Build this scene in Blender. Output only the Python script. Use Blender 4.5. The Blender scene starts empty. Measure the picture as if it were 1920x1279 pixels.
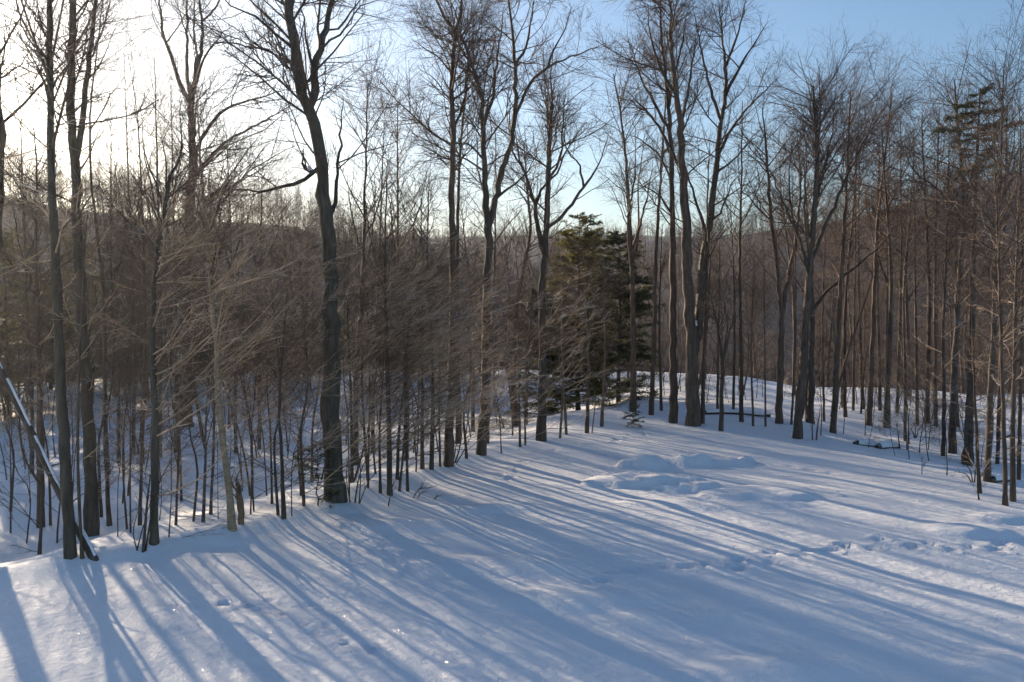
import bpy, math
import numpy as np
from mathutils import Vector

# ------------------------------------------------------------------ camera, sky, sun, exposure
SC = bpy.context.scene
F = 1600.0                      # focal length in pixels of a 1920 px wide picture
HORIZON = 560.0
PITCH = math.atan((639.5 - HORIZON) / F)
CAM_Z = 4.5
SUN_AZ = math.radians(-35.0)    # left of the viewing direction (+Y)
SUN_EL = math.radians(15.0)

cam_d = bpy.data.cameras.new("camera")
cam = bpy.data.objects.new("camera", cam_d)
SC.collection.objects.link(cam)
cam.location = (0, 0, CAM_Z)
cam.rotation_euler = (math.pi / 2 - PITCH, 0, 0)
cam_d.sensor_width = 36.0
cam_d.lens = 36.0 * F / 1920.0
cam_d.clip_start = 0.1
cam_d.clip_end = 6000.0
SC.camera = cam

world = bpy.data.worlds.new("World")
SC.world = world
world.use_nodes = True
wn = world.node_tree
wn.nodes.clear()
sky = wn.nodes.new("ShaderNodeTexSky")
sky.sky_type = 'NISHITA'
sky.sun_disc = False
sky.sun_elevation = SUN_EL
sky.sun_rotation = SUN_AZ
sky.altitude = 300.0
sky.air_density = 1.15
sky.dust_density = 1.1
sky.ozone_density = 3.8
bg = wn.nodes.new("ShaderNodeBackground")
bg.inputs[1].default_value = 0.09
wo = wn.nodes.new("ShaderNodeOutputWorld")
wn.links.new(sky.outputs[0], bg.inputs[0])
wn.links.new(bg.outputs[0], wo.inputs[0])

sun_d = bpy.data.lights.new("sun", 'SUN')
sun_d.energy = 5.0
sun_d.angle = math.radians(0.55)
sun_d.color = (1.0, 0.80, 0.57)
sun = bpy.data.objects.new("sun", sun_d)
SC.collection.objects.link(sun)
SUN_DIR = Vector((math.sin(SUN_AZ) * math.cos(SUN_EL), math.cos(SUN_AZ) * math.cos(SUN_EL), math.sin(SUN_EL)))
sun.rotation_euler = SUN_DIR.to_track_quat('Z', 'Y').to_euler()
sun.location = (-30, 40, 40)

SC.view_settings.view_transform = 'Standard'
SC.view_settings.look = 'None'
SC.view_settings.exposure = 0.92
SC.view_settings.gamma = 1.0
SC.view_settings.use_curve_mapping = False
SC.cycles.use_denoising = True
SC.cycles.use_adaptive_sampling = False
SC.cycles.max_bounces = 6
SC.cycles.diffuse_bounces = 3
SC.cycles.glossy_bounces = 2
SC.cycles.transmission_bounces = 2
SC.cycles.volume_bounces = 0

# ------------------------------------------------------------------ helpers
COL = SC.collection


def sstep(t):
    t = np.clip(t, 0, 1)
    return t * t * (3 - 2 * t)


def hash2(ix, iy, seed):
    n = (ix.astype(np.int64) * 374761393 + iy.astype(np.int64) * 668265263 + seed * 974711) & 0x7fffffff
    n = ((n ^ (n >> 13)) * 1274126177) & 0x7fffffff
    return ((n ^ (n >> 16)) & 0xffff) / 65535.0


def vnoise(x, y, seed=0):
    ix = np.floor(x); iy = np.floor(y)
    fx = x - ix; fy = y - iy
    fx = fx * fx * fx * (fx * (fx * 6 - 15) + 10)
    fy = fy * fy * fy * (fy * (fy * 6 - 15) + 10)
    a = hash2(ix, iy, seed); b = hash2(ix + 1, iy, seed)
    c = hash2(ix, iy + 1, seed); d = hash2(ix + 1, iy + 1, seed)
    return (a + (b - a) * fx) * (1 - fy) + (c + (d - c) * fx) * fy - 0.5


# ------------------------------------------------------------------ terrain height
XL_Y = [5, 12, 14.3, 16.2, 18.5, 24.5, 27, 33, 40, 60]
XL_X = [-13, -10, -7.9, -5.4, -4.0, -1.0, 0.9, 4.5, 7, 14]
XR_Y = [8, 17, 19, 22, 27, 33, 40, 60]
XR_X = [12.4, 11.8, 11.3, 10.8, 9.6, 8.5, 8.5, 14]
LH_A = [-4000, -1500, -300, 0, 200, 400, 560, 640, 760, 900, 1100, 1400]
LH_P = [400, 330, 268, 285, 315, 356, 376, 402, 445, 505, 560, 640]
RH_A = [600, 900, 1150, 1250, 1400, 1600, 1750, 1920, 2300, 5000]
RH_P = [640, 560, 480, 458, 420, 392, 350, 305, 270, 330]
MOUNDS = []      # (x, y, rx, ry, h, power)
DENTS = []       # (x, y, rx, ry, rot, depth)


def terrain(x, y, fine=True):
    x = np.asarray(x, float); y = np.asarray(y, float)
    r = np.hypot(x, np.maximum(y, 0))
    dl = np.interp(y, XL_Y, XL_X) - x
    dr = x - np.interp(y, XR_Y, XR_X)
    z = np.zeros_like(x)
    z = z - 1.15 * sstep(dl / 7.0) * sstep((45 - y) / 10 + 0.6)
    z = z - 0.65 * sstep(dr / 6.0)
    z = z + 0.16 * np.exp(-((dl + 0.1) / 0.7) ** 2) * sstep((30 - y) / 10)
    out = sstep(np.maximum(dl, dr) / 3.0)
    z = z + 0.55 * vnoise(x / 5.5, y / 5.5, 3) * out + 0.25 * vnoise(x / 2.1, y / 2.1, 4) * out
    # long low drifts over the clearing
    z = z + 0.20 * vnoise(x / 7 + 3, y / 6, 1) + 0.10 * vnoise((x * .8 + y * .55) / 1.6, (y * .8 - x * .55) / 4.2, 2)
    z = z + 0.035 * vnoise((x * .8 + y * .55) / 0.5, (y * .8 - x * .55) / 1.4, 9)
    # valley
    v = -13.0 * sstep((r - 46) / 95.0)
    z = z + v
    # hills
    ys = np.maximum(y, 20.0)
    a = 960 + F * x / ys
    for A, P, y0, yr, th, sd in ((LH_A, LH_P, 95.0, 180.0, 8.0, 21), (RH_A, RH_P, 100.0, 270.0, 4.5, 22),
                                 ([-9000, 9000], [434, 430], 330.0, 680.0, 7.0, 23)):
        top = CAM_Z + yr * (HORIZON - np.interp(a, A, P)) / F - th + 5 * vnoise(x / 45, y / 45, sd)
        hgt = -13.0 + np.maximum(top + 13.0, 0) * sstep((y - y0) / (yr - y0))
        z = np.where(y > y0, np.maximum(z, hgt + (z + 13) * 0.0), z)
    if fine:
        for (mx, my, rx, ry, h, p) in MOUNDS:
            q = ((x - mx) / rx) ** 2 + ((y - my) / ry) ** 2
            q = q * (1 + 0.9 * vnoise(x * 2.2 + mx, y * 2.2, 31))
            z = z + h * np.clip(1 - q, 0, 1) ** p * (1 + 0.5 * vnoise(x * 3.1, y * 3.1, 32))
        for (mx, my, rx, ry, rot, dep) in DENTS:
            m = (np.abs(x - mx) < 0.8) & (np.abs(y - my) < 0.8)
            if not m.any():
                continue
            X = x[m] - mx; Y = y[m] - my
            c, s = math.cos(rot), math.sin(rot)
            q = ((X * c + Y * s) / rx) ** 2 + ((-X * s + Y * c) / ry) ** 2
            z[m] = z[m] - dep * np.exp(-q ** 2 * 1.2) + dep * 0.35 * np.exp(-((np.sqrt(q) - 1.5) / 0.35) ** 2)
    return z


CZ = CAM_Z
CP, SP = math.cos(PITCH), math.sin(PITCH)


def at(px, py, d):
    u = (px - 960) / F; v = (639.5 - py) / F
    return np.array([u * d, (CP + v * SP) * d, CZ + (-SP + v * CP) * d])


def on_ground(px, py):
    """forward distance at which the line of sight meets the snow"""
    ds = np.arange(8, 140, 0.05)
    u = (px - 960) / F; v = (639.5 - py) / F
    X = u * ds; Y = (CP + v * SP) * ds; Z = CZ + (-SP + v * CP) * ds
    hit = np.nonzero(Z <= terrain(X, Y, False))[0]
    return float(ds[hit[0]]) if len(hit) else 60.0


def ground_z(x, y):
    return float(terrain(np.array([x]), np.array([y]), True)[0])


# ------------------------------------------------------------------ materials
def nodes_of(name):
    m = bpy.data.materials.new(name); m.use_nodes = True
    nt = m.node_tree; nt.nodes.clear()
    out = nt.nodes.new("ShaderNodeOutputMaterial")
    b = nt.nodes.new("ShaderNodeBsdfPrincipled")
    nt.links.new(b.outputs[0], out.inputs[0])
    return m, nt, b


def noise(nt, co, scale, detail=4, rough=0.6):
    n = nt.nodes.new("ShaderNodeTexNoise")
    n.inputs["Scale"].default_value = scale; n.inputs["Detail"].default_value = detail
    n.inputs["Roughness"].default_value = rough
    nt.links.new(co, n.inputs["Vector"])
    return n


def ramp(nt, fac, stops):
    r = nt.nodes.new("ShaderNodeValToRGB")
    e = r.color_ramp.elements
    e[0].position, e[0].color = stops[0][0], (*stops[0][1], 1)
    e[1].position, e[1].color = stops[-1][0], (*stops[-1][1], 1)
    for p, c in stops[1:-1]:
        k = e.new(p); k.color = (*c, 1)
    nt.links.new(fac, r.inputs[0])
    return r


def bark(name, dark, light, streak=9.0, snow=0.0, band=False, spread=0.5):
    m, nt, b = nodes_of(name)
    L = nt.links.new
    tc = nt.nodes.new("ShaderNodeTexCoord")
    mp = nt.nodes.new("ShaderNodeMapping")
    mp.inputs["Scale"].default_value = (1, 1, 4.0) if band else (1, 1, 0.16)
    L(tc.outputs["Object"], mp.inputs[0])
    n1 = noise(nt, mp.outputs[0], streak, 5, 0.65)
    n2 = noise(nt, tc.outputs["Object"], 1.7, 3)
    cr = ramp(nt, n1.outputs["Fac"], [(0.32, dark), (0.68, light)])
    oi = nt.nodes.new("ShaderNodeObjectInfo")
    mr = nt.nodes.new("ShaderNodeMapRange")
    mr.inputs[3].default_value = 1 - spread * .5; mr.inputs[4].default_value = 1 + spread * .5
    L(oi.outputs["Random"], mr.inputs[0])
    ml = nt.nodes.new("ShaderNodeMath"); ml.operation = 'MULTIPLY_ADD'
    L(n2.outputs["Fac"], ml.inputs[0]); ml.inputs[1].default_value = 0.9; ml.inputs[2].default_value = 0.55
    m2 = nt.nodes.new("ShaderNodeMath"); m2.operation = 'MULTIPLY'
    L(ml.outputs[0], m2.inputs[0]); L(mr.outputs[0], m2.inputs[1])
    mx = nt.nodes.new("ShaderNodeMix"); mx.data_type = 'RGBA'; mx.blend_type = 'MULTIPLY'
    mx.inputs[0].default_value = 1.0
    L(cr.outputs[0], mx.inputs[6]); L(m2.outputs[0], mx.inputs[7])
    col = mx.outputs[2]
    if snow > 0:        # snow caught on what faces up
        ge = nt.nodes.new("ShaderNodeNewGeometry")
        sx = nt.nodes.new("ShaderNodeSeparateXYZ"); L(ge.outputs["Normal"], sx.inputs[0])
        r1 = nt.nodes.new("ShaderNodeMapRange"); r1.inputs[1].default_value = 0.62; r1.inputs[2].default_value = 0.9
        L(sx.outputs[2], r1.inputs[0])
        n3 = noise(nt, tc.outputs["Object"], 1.3, 2)
        r2 = nt.nodes.new("ShaderNodeMapRange"); r2.inputs[1].default_value = 0.62 - snow * .3; r2.inputs[2].default_value = 0.68 - snow * .3
        L(n3.outputs["Fac"], r2.inputs[0])
        mm = nt.nodes.new("ShaderNodeMath"); mm.operation = 'MULTIPLY'
        L(r1.outputs[0], mm.inputs[0]); L(r2.outputs[0], mm.inputs[1])
        mx2 = nt.nodes.new("ShaderNodeMix"); mx2.data_type = 'RGBA'
        L(mm.outputs[0], mx2.inputs[0]); L(col, mx2.inputs[6]); mx2.inputs[7].default_value = (0.82, 0.84, 0.88, 1)
        col = mx2.outputs[2]
    L(col, b.inputs["Base Color"])
    b.inputs["Roughness"].default_value = 0.75
    b.inputs["Specular IOR Level"].default_value = 0.35
    bp = nt.nodes.new("ShaderNodeBump"); bp.inputs["Strength"].default_value = 0.8; bp.inputs["Distance"].default_value = 0.02
    L(n1.outputs["Fac"], bp.inputs["Height"]); L(bp.outputs[0], b.inputs["Normal"])
    return m


M_BARK = bark("bark_grey_brown", (0.038, 0.026, 0.019), (0.135, 0.098, 0.070), 9, 0.5)
M_BARK_GREEN = bark("bark_mossy", (0.030, 0.025, 0.018), (0.115, 0.097, 0.069), 9, 0.5)
M_BARK_RED = bark("bark_red_brown", (0.046, 0.029, 0.020), (0.165, 0.108, 0.074), 9, 0.3)
M_BARK_PALE = bark("bark_pale", (0.19, 0.135, 0.08), (0.46, 0.34, 0.215), 7, 0.3, band=True, spread=0.2)
M_BARK_DEAD = bark("bark_torn", (0.09, 0.055, 0.03), (0.36, 0.24, 0.14), 6, 0.3)
M_BARK_DARK = bark("bark_dark_bare", (0.03, 0.023, 0.018), (0.10, 0.08, 0.065), 9, 0)
M_TWIG = bark("twig_brown", (0.058, 0.037, 0.024), (0.165, 0.110, 0.075), 3, 0.25)
M_TWIG_RED = bark("twig_red_brown", (0.074, 0.046, 0.034), (0.185, 0.122, 0.092), 3, 0.1)
M_TWIG_PALE = bark("twig_pale", (0.27, 0.185, 0.115), (0.52, 0.38, 0.25), 3, 0.5, spread=0.4)
M_FAR = bark("far_twig", (0.085, 0.059, 0.046), (0.175, 0.125, 0.10), 0.4)


def needle(name, dark, light):
    m, nt, b = nodes_of(name)
    L = nt.links.new
    tc = nt.nodes.new("ShaderNodeTexCoord")
    n1 = noise(nt, tc.outputs["Object"], 1.6, 4)
    cr = ramp(nt, n1.outputs["Fac"], [(0.35, dark), (0.65, light)])
    L(cr.outputs[0], b.inputs["Base Color"])
    b.inputs["Roughness"].default_value = 0.6
    tr = nt.nodes.new("ShaderNodeBsdfTranslucent"); L(cr.outputs[0], tr.inputs[0])
    ms = nt.nodes.new("ShaderNodeMixShader"); ms.inputs[0].default_value = 0.4
    L(b.outputs[0], ms.inputs[1]); L(tr.outputs[0], ms.inputs[2])
    L(ms.outputs[0], [n for n in nt.nodes if n.type == 'OUTPUT_MATERIAL'][0].inputs[0])
    return m


M_NEEDLE = needle("needles_dark", (0.055, 0.068, 0.028), (0.12, 0.13, 0.052))
M_NEEDLE_Y = needle("needles_yellowish", (0.12, 0.118, 0.03), (0.25, 0.22, 0.065))


def snow_material():
    m, nt, b = nodes_of("snow")
    L = nt.links.new
    ge = nt.nodes.new("ShaderNodeNewGeometry")
    n1 = noise(nt, ge.outputs["Position"], 0.6, 4)
    cr = ramp(nt, n1.outputs["Fac"], [(0.3, (0.80, 0.82, 0.86)), (0.7, (0.88, 0.89, 0.91))])
    L(cr.outputs[0], b.inputs["Base Color"])
    b.inputs["Roughness"].default_value = 0.65
    b.inputs["Specular IOR Level"].default_value = 0.12
    n2 = noise(nt, ge.outputs["Position"], 5.0, 6, 0.6)
    n3 = noise(nt, ge.outputs["Position"], 60.0, 2, 0.5)
    ad = nt.nodes.new("ShaderNodeMath"); ad.operation = 'MULTIPLY_ADD'
    L(n3.outputs["Fac"], ad.inputs[0]); ad.inputs[1].default_value = 0.16; L(n2.outputs["Fac"], ad.inputs[2])
    bp = nt.nodes.new("ShaderNodeBump"); bp.inputs["Strength"].default_value = 0.6; bp.inputs["Distance"].default_value = 0.07
    L(ad.outputs[0], bp.inputs["Height"]); L(bp.outputs[0], b.inputs["Normal"])
    # loose crystals: a few cells lie at their own angle and mirror the sun
    vo = nt.nodes.new("ShaderNodeTexVoronoi"); vo.inputs["Scale"].default_value = 130.0
    L(ge.outputs["Position"], vo.inputs["Vector"])
    sp = nt.nodes.new("ShaderNodeVectorMath"); sp.operation = 'MULTIPLY_ADD'
    L(vo.outputs["Color"], sp.inputs[0]); sp.inputs[1].default_value = (1.6, 1.6, 0.0); sp.inputs[2].default_value = (-0.8, -0.8, 1.0)
    nn = nt.nodes.new("ShaderNodeVectorMath"); nn.operation = 'NORMALIZE'; L(sp.outputs[0], nn.inputs[0])
    gl = nt.nodes.new("ShaderNodeBsdfGlossy"); gl.inputs["Roughness"].default_value = 0.2
    L(nn.outputs[0], gl.inputs["Normal"])
    th = nt.nodes.new("ShaderNodeMath"); th.operation = 'LESS_THAN'; th.inputs[1].default_value = 0.22
    L(vo.outputs["Distance"], th.inputs[0])
    sc = nt.nodes.new("ShaderNodeMath"); sc.operation = 'MULTIPLY'; sc.inputs[1].default_value = 0.6
    L(th.outputs[0], sc.inputs[0])
    ms = nt.nodes.new("ShaderNodeMixShader")
    L(sc.outputs[0], ms.inputs[0]); L(b.outputs[0], ms.inputs[1]); L(gl.outputs[0], ms.inputs[2])
    L(ms.outputs[0], [n for n in nt.nodes if n.type == 'OUTPUT_MATERIAL'][0].inputs[0])
    return m


def ground_material():
    """snow; far off, under the woods, leaf litter and brush come through it"""
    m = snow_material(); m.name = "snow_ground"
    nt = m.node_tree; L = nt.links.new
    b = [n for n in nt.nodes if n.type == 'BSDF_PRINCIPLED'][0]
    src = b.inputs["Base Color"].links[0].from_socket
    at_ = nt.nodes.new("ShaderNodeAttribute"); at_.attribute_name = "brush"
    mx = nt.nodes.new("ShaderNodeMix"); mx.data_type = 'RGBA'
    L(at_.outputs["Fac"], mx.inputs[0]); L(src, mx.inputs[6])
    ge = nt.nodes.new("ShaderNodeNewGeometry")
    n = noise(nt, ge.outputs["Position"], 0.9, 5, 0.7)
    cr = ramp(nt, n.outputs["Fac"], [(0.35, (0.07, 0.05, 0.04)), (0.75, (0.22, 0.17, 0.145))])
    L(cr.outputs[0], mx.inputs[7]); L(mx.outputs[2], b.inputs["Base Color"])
    return m


M_SNOW = snow_material()
M_SNOW_GROUND = ground_material()


# ------------------------------------------------------------------ mesh building
class Acc:
    def __init__(self):
        self.v = []; self.f = []; self.t = []; self.n = 0

    def tubes(self, P, R, sides):
        """P (n,k,3) centre lines, R (n,k) radii"""
        n, k, _ = P.shape
        T = P[:, -1] - P[:, 0]
        T /= np.linalg.norm(T, axis=1, keepdims=True) + 1e-9
        ref = np.where(np.abs(T[:, 2:3]) > 0.8, np.array([[1., 0, 0]]), np.array([[0, 0, 1.]]))
        U = np.cross(T, ref); U /= np.linalg.norm(U, axis=1, keepdims=True) + 1e-9
        V = np.cross(T, U)
        an = np.arange(sides) * 2 * math.pi / sides
        off = (np.cos(an)[None, :, None] * U[:, None, :] + np.sin(an)[None, :, None] * V[:, None, :])  # n,s,3
        vs = P[:, :, None, :] + R[:, :, None, None] * off[:, None, :, :]
        self.v.append(vs.reshape(-1, 3))
        idx = (np.arange(n * k * sides).reshape(n, k, sides)) + self.n
        nx = np.roll(idx, -1, axis=2)
        q = np.stack([idx[:, :-1], nx[:, :-1], nx[:, 1:], idx[:, 1:]], axis=-1).reshape(-1, 4)
        self.f.append(q)
        self.n += n * k * sides

    def spikes(self, P, R):
        """three-sided tapering twigs that close in a point: P (n,2,3)"""
        T = norm(P[:, 1] - P[:, 0])
        ref = np.where(np.abs(T[:, 2:3]) > 0.8, np.array([[1., 0, 0]]), np.array([[0, 0, 1.]]))
        U = norm(np.cross(T, ref)); V = np.cross(T, U)
        r = R[:, :1] * 1.25
        c = [P[:, 0] + r * (math.cos(q) * U + math.sin(q) * V) for q in (0, 2.094, 4.189)]
        n = len(P)
        self.v.append(np.stack([*c, P[:, 1]], 1).reshape(-1, 3))
        b = (np.arange(n) * 4)[:, None] + self.n
        self.t.append(np.concatenate([b + np.array([[0, 1, 3]]), b + np.array([[1, 2, 3]]), b + np.array([[2, 0, 3]])]))
        self.n += 4 * n

    def tris(self, A, B, C):
        n = len(A)
        vs = np.stack([A, B, C], axis=1).reshape(-1, 3)
        self.v.append(vs)
        self.t.append(np.arange(n * 3).reshape(n, 3) + self.n)
        self.n += n * 3

    def grid(self, vs, faces):
        self.v.append(np.asarray(vs, float)); self.f.append(np.asarray(faces) + self.n); self.n += len(vs)

    def mesh(self, name, mat, origin=(0, 0, 0), smooth=True):
        v = np.concatenate(self.v) - np.asarray(origin, float)
        q = np.concatenate(self.f) if self.f else np.zeros((0, 4), int)
        t = np.concatenate(self.t) if self.t else np.zeros((0, 3), int)
        me = bpy.data.meshes.new(name)
        me.vertices.add(len(v)); me.vertices.foreach_set("co", v.astype(np.float32).ravel())
        nl = q.size + t.size
        me.loops.add(nl)
        me.loops.foreach_set("vertex_index", np.concatenate([q.ravel(), t.ravel()]).astype(np.int32))
        me.polygons.add(len(q) + len(t))
        st = np.concatenate([np.arange(len(q)) * 4, q.size + np.arange(len(t)) * 3]).astype(np.int32)
        me.polygons.foreach_set("loop_start", st)
        if smooth:
            me.polygons.foreach_set("use_smooth", np.ones(len(q) + len(t), bool))
        me.update(calc_edges=True)
        me.materials.append(mat)
        return me

    def build(self, name, mat, parent=None, origin=(0, 0, 0), smooth=True):
        if not self.v:
            return None
        o = bpy.data.objects.new(name, self.mesh(name, mat, origin, smooth))
        COL.objects.link(o)
        o.parent = parent
        if parent is None:
            o.location = origin
        return o


def thing(name, label, cat, loc, group=None):
    o = bpy.data.objects.new(name, None)
    COL.objects.link(o)
    o.location = loc; o.empty_display_size = 0.3
    o["label"] = label; o["category"] = cat
    if group:
        o["group"] = group
    return o


def smooth_line(pts, n):
    """Catmull-Rom through pts, n points evenly spaced"""
    p = np.asarray(pts, float)
    if len(p) == 2:
        return p[0] + (p[1] - p[0]) * np.linspace(0, 1, n)[:, None]
    e = np.vstack([2 * p[0] - p[1], p, 2 * p[-1] - p[-2]])
    out = []
    for i in range(1, len(e) - 2):
        t = np.linspace(0, 1, 12, endpoint=False)[:, None]
        a, b, c, d = e[i - 1], e[i], e[i + 1], e[i + 2]
        out.append(0.5 * (2 * b + (c - a) * t + (2 * a - 5 * b + 4 * c - d) * t ** 2 + (3 * b - a - 3 * c + d) * t ** 3))
    out.append(p[-1:])
    o = np.vstack(out)
    s = np.concatenate([[0], np.cumsum(np.linalg.norm(np.diff(o, axis=0), axis=1))])
    q = np.linspace(0, s[-1], n)
    return np.stack([np.interp(q, s, o[:, i]) for i in range(3)], axis=1)


def norm(a):
    return a / (np.linalg.norm(a, axis=-1, keepdims=True) + 1e-9)


def grow(rng, P, R, n, t0, t1, length, ang, k, rr=0.55, up=0.1, wob=0.12, bias=None, shorten=0.5, rmin=0.0022, weights=None, tip=0.35, rmax=None):
    """children along the parent lines P (m,kp,3), R (m,kp)"""
    m, kp, _ = P.shape
    L = np.linalg.norm(np.diff(P, axis=1), axis=2).sum(1)
    w = L if weights is None else weights
    i = rng.choice(m, n, p=w / w.sum())
    t = t0 + (t1 - t0) * rng.random(n) ** 0.85
    f = t * (kp - 1); j = np.minimum(f.astype(int), kp - 2); f = (f - j)[:, None]
    o = P[i, j] * (1 - f) + P[i, j + 1] * f
    T = norm(P[i, j + 1] - P[i, j])
    r0 = R[i, j] * (1 - f[:, 0]) + R[i, j + 1] * f[:, 0]
    N = rng.normal(size=(n, 3))
    if bias is not None:
        N = norm(N) + np.asarray(bias)
    N = norm(N - (N * T).sum(1, keepdims=True) * T)
    a = np.radians(rng.uniform(ang[0], ang[1], n))[:, None]
    D = norm(np.cos(a) * T + np.sin(a) * N)
    ln = rng.uniform(length[0], length[1], n) * (1 - shorten * t)
    if length[2]:
        ln = ln * L[i]
    st = (ln / (k - 1))[:, None]
    out = np.empty((n, k, 3)); out[:, 0] = o
    for s in range(1, k):
        D = norm(D + rng.normal(size=(n, 3)) * wob + np.array([0, 0, up]))
        out[:, s] = out[:, s - 1] + D * st
    rad = np.minimum(r0 * rr * rng.uniform(0.6, 1.1, n), ln * 0.012 + 0.002)
    if rmax:
        rad = np.minimum(rad, rmax)
    rad = np.maximum(rad, rmin)
    tt = np.linspace(0, 1, k)[None, :]
    rd = np.maximum(rad[:, None] * (1 - tt * (1 - tip)), rmin * 0.7)
    return out, rd


def crown(rng, acc, stems, n1, t0, len1, ang1, dens=(7, 7, 3), up=0.16, bias=None, wob=0.13, k1=7, fine=True, rmin=0.0022):
    """branches, branchlets and twigs from a list of (P, R) stems"""
    P1 = []; R1 = []
    Ls = np.array([np.linalg.norm(np.diff(p, axis=0), axis=1).sum() * w for p, r, w, _ in stems])
    for (p, r, w, ts), l in zip(stems, Ls):
        c = int(round(n1 * l / Ls.sum()))
        if c < 1:
            continue
        a, b = grow(rng, p[None], r[None], c, ts if ts is not None else t0, 1.0, len1, ang1, k1, 0.6, up, wob, bias, 0.45, 0.006)
        P1.append(a); R1.append(b)
    if not P1:
        return
    P1 = np.concatenate(P1); R1 = np.concatenate(R1)
    acc.tubes(P1, R1, 5)
    lv = [(P1, R1)]
    src = lv + [(np.stack([smooth_line(p[int(len(p) * .5):], 7)]), np.interp(np.linspace(.5, 1, 7), np.linspace(0, 1, len(r)), r)[None]) for p, r, w, _ in stems]
    PS = np.concatenate([s[0] for s in src]); RS = np.concatenate([s[1] for s in src])
    P2, R2 = grow(rng, PS, RS, len(P1) * dens[0], 0.12, 1.0, (0.32, 0.7, True), (28, 62), 5, 0.6, up * 0.6, wob, None, 0.4, 0.004, rmax=0.03)
    L2 = np.linalg.norm(np.diff(P2, axis=1), axis=2).sum(1)
    keep = L2 < 3.0
    P2, R2 = P2[keep], R2[keep]
    acc.tubes(P2, R2, 4)
    P3, R3 = grow(rng, P2, R2, len(P2) * dens[1], 0.1, 1.0, (0.35, 0.75, True), (28, 62), 3, 0.6, up * 0.4, wob, None, 0.35, rmin * 1.3)
    acc.tubes(P3, R3, 3)
    if fine and dens[2]:
        P4, R4 = grow(rng, P3, R3, len(P3) * dens[2], 0.1, 1.0, (0.35, 0.8, True), (28, 62), 2, 0.7, up * 0.3, wob, None, 0.3, rmin)
        acc.spikes(P4, R4)


def stem_radii(n, r0, tip=0.12, flare=True, height=10.0, rng=None, power=0.85):
    t = np.linspace(0, 1, n)
    r = r0 * (tip + (1 - tip) * (1 - t) ** power)
    if flare:
        r = r * (1 + 0.55 * np.exp(-t * height / 0.28))
    if rng is not None:
        r = r * (1 + 0.05 * rng.normal(size=n))
    return r


def trunk_mesh(acc, P, R, sides, rng, rough=0.06):
    """one stem with an uneven skin"""
    n = len(P)
    a0 = acc.n
    acc.tubes(P[None], R[None], sides)
    vs = acc.v[-1].reshape(n, sides, 3)
    c = P[:, None, :]
    lob = 1 + rough * np.sin(np.arange(sides) * 2.4 + rng.random() * 6)[None, :] + rough * 0.7 * rng.normal(size=(n, sides))
    acc.v[-1] = (c + (vs - c) * lob[:, :, None]).reshape(-1, 3)


SUNWARD = np.array([0.55, -0.75, 0.0])      # from the wood's edge out over the open clearing


# ------------------------------------------------------------------ the snow and the land
def gp(px, py):
    return at(px, py, on_ground(px, py))


rg = np.random.default_rng(5)
for (px, py, rx, ry, h, p) in ((1212, 876, .7, .5, .36, .8), (1240, 868, .35, .4, .14, .9), (1290, 870, .55, .45, .30, .8), (1318, 868, .3, .4, .10, 1.),
                               (1352, 870, .75, .35, .20, .7), (1398, 867, .36, .3, .22, .9), (1205, 905, 1.5, .7, .22, .4),
                               (1270, 915, .9, .5, .14, .4), (1420, 925, 1.5, .8, .14, .35), (1340, 945, 1.9, .6, .10, .4),
                               (1868, 975, .6, .4, .26, .9), (1828, 1000, .85, .5, .30, 1.), (1790, 985, .6, .5, .12, 1.),
                               (905, 955, 1.2, .5, .20, 1.1), (760, 985, 1.3, .6, .14, 1.2), (1080, 1125, 1.5, .6, .16, 1.2),
                               (930, 1060, 1.6, .6, .12, 1.2), (1240, 1165, 1.2, .5, .13, 1.2), (1450, 1255, 1.3, .5, .14, 1.2),
                               (430, 1008, .9, .55, .20, 1.1), (290, 1030, .45, .4, .12, 1.1), (640, 950, .6, .5, .14, 1.1),
                               (1905, 1250, .7, .5, .16, 1.2), (560, 1165, 1.0, .5, .08, 1.3)):
    c = gp(px, py)
    MOUNDS.append((c[0], c[1], rx, ry, h * (.5 if py > 940 else .85), p))


def track(pts, step, wid, size, dep):
    w = np.array([gp(*p)[:2] for p in pts])
    s = np.concatenate([[0], np.cumsum(np.linalg.norm(np.diff(w, axis=0), axis=1))])
    k = 0
    for q in np.arange(0, s[-1], step):
        x, y = np.interp(q, s, w[:, 0]), np.interp(q, s, w[:, 1])
        x2, y2 = np.interp(q + .1, s, w[:, 0]), np.interp(q + .1, s, w[:, 1])
        a = math.atan2(y2 - y, x2 - x)
        sd = wid * (1 if k % 2 else -1) + rg.normal() * .03
        x += -math.sin(a) * sd + rg.normal() * .05; y += math.cos(a) * sd + rg.normal() * .08
        DENTS.append((x, y, size * rg.uniform(.8, 1.25), size * .62 * rg.uniform(.8, 1.2), a + rg.normal() * .3, dep * rg.uniform(.7, 1.2)))
        k += 1


track([(1960, 1022), (1800, 1027), (1680, 1018), (1540, 1031), (1460, 1039), (1380, 1056), (1300, 1064), (1190, 1072), (1080, 1085)], 0.38, 0.11, 0.14, 0.10)
track([(320, 1138), (410, 1140), (470, 1145), (520, 1162), (590, 1176), (640, 1204), (720, 1222)], 0.24, 0.05, 0.08, 0.06)
track([(440, 1133), (540, 1131), (600, 1132)], 0.55, 0.05, 0.11, 0.07)
track([(1150, 826), (1185, 818), (1215, 812)], 0.45, 0.12, 0.16, 0.08)
track([(1420, 868), (1445, 872), (1470, 872), (1560, 886)], 0.55, 0.12, 0.16, 0.08)
track([(1040, 845), (1000, 858), (960, 880), (930, 905)], 0.5, 0.12, 0.16, 0.07)


def spaced(segments):
    out = [segments[0][0]]
    for a, b, s0, s1 in segments:
        x = a
        while x < b - 1e-6:
            f = (x - a) / (b - a)
            x = min(b, x + s0 + (s1 - s0) * f)
            out.append(x)
    return np.array(out)


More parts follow.
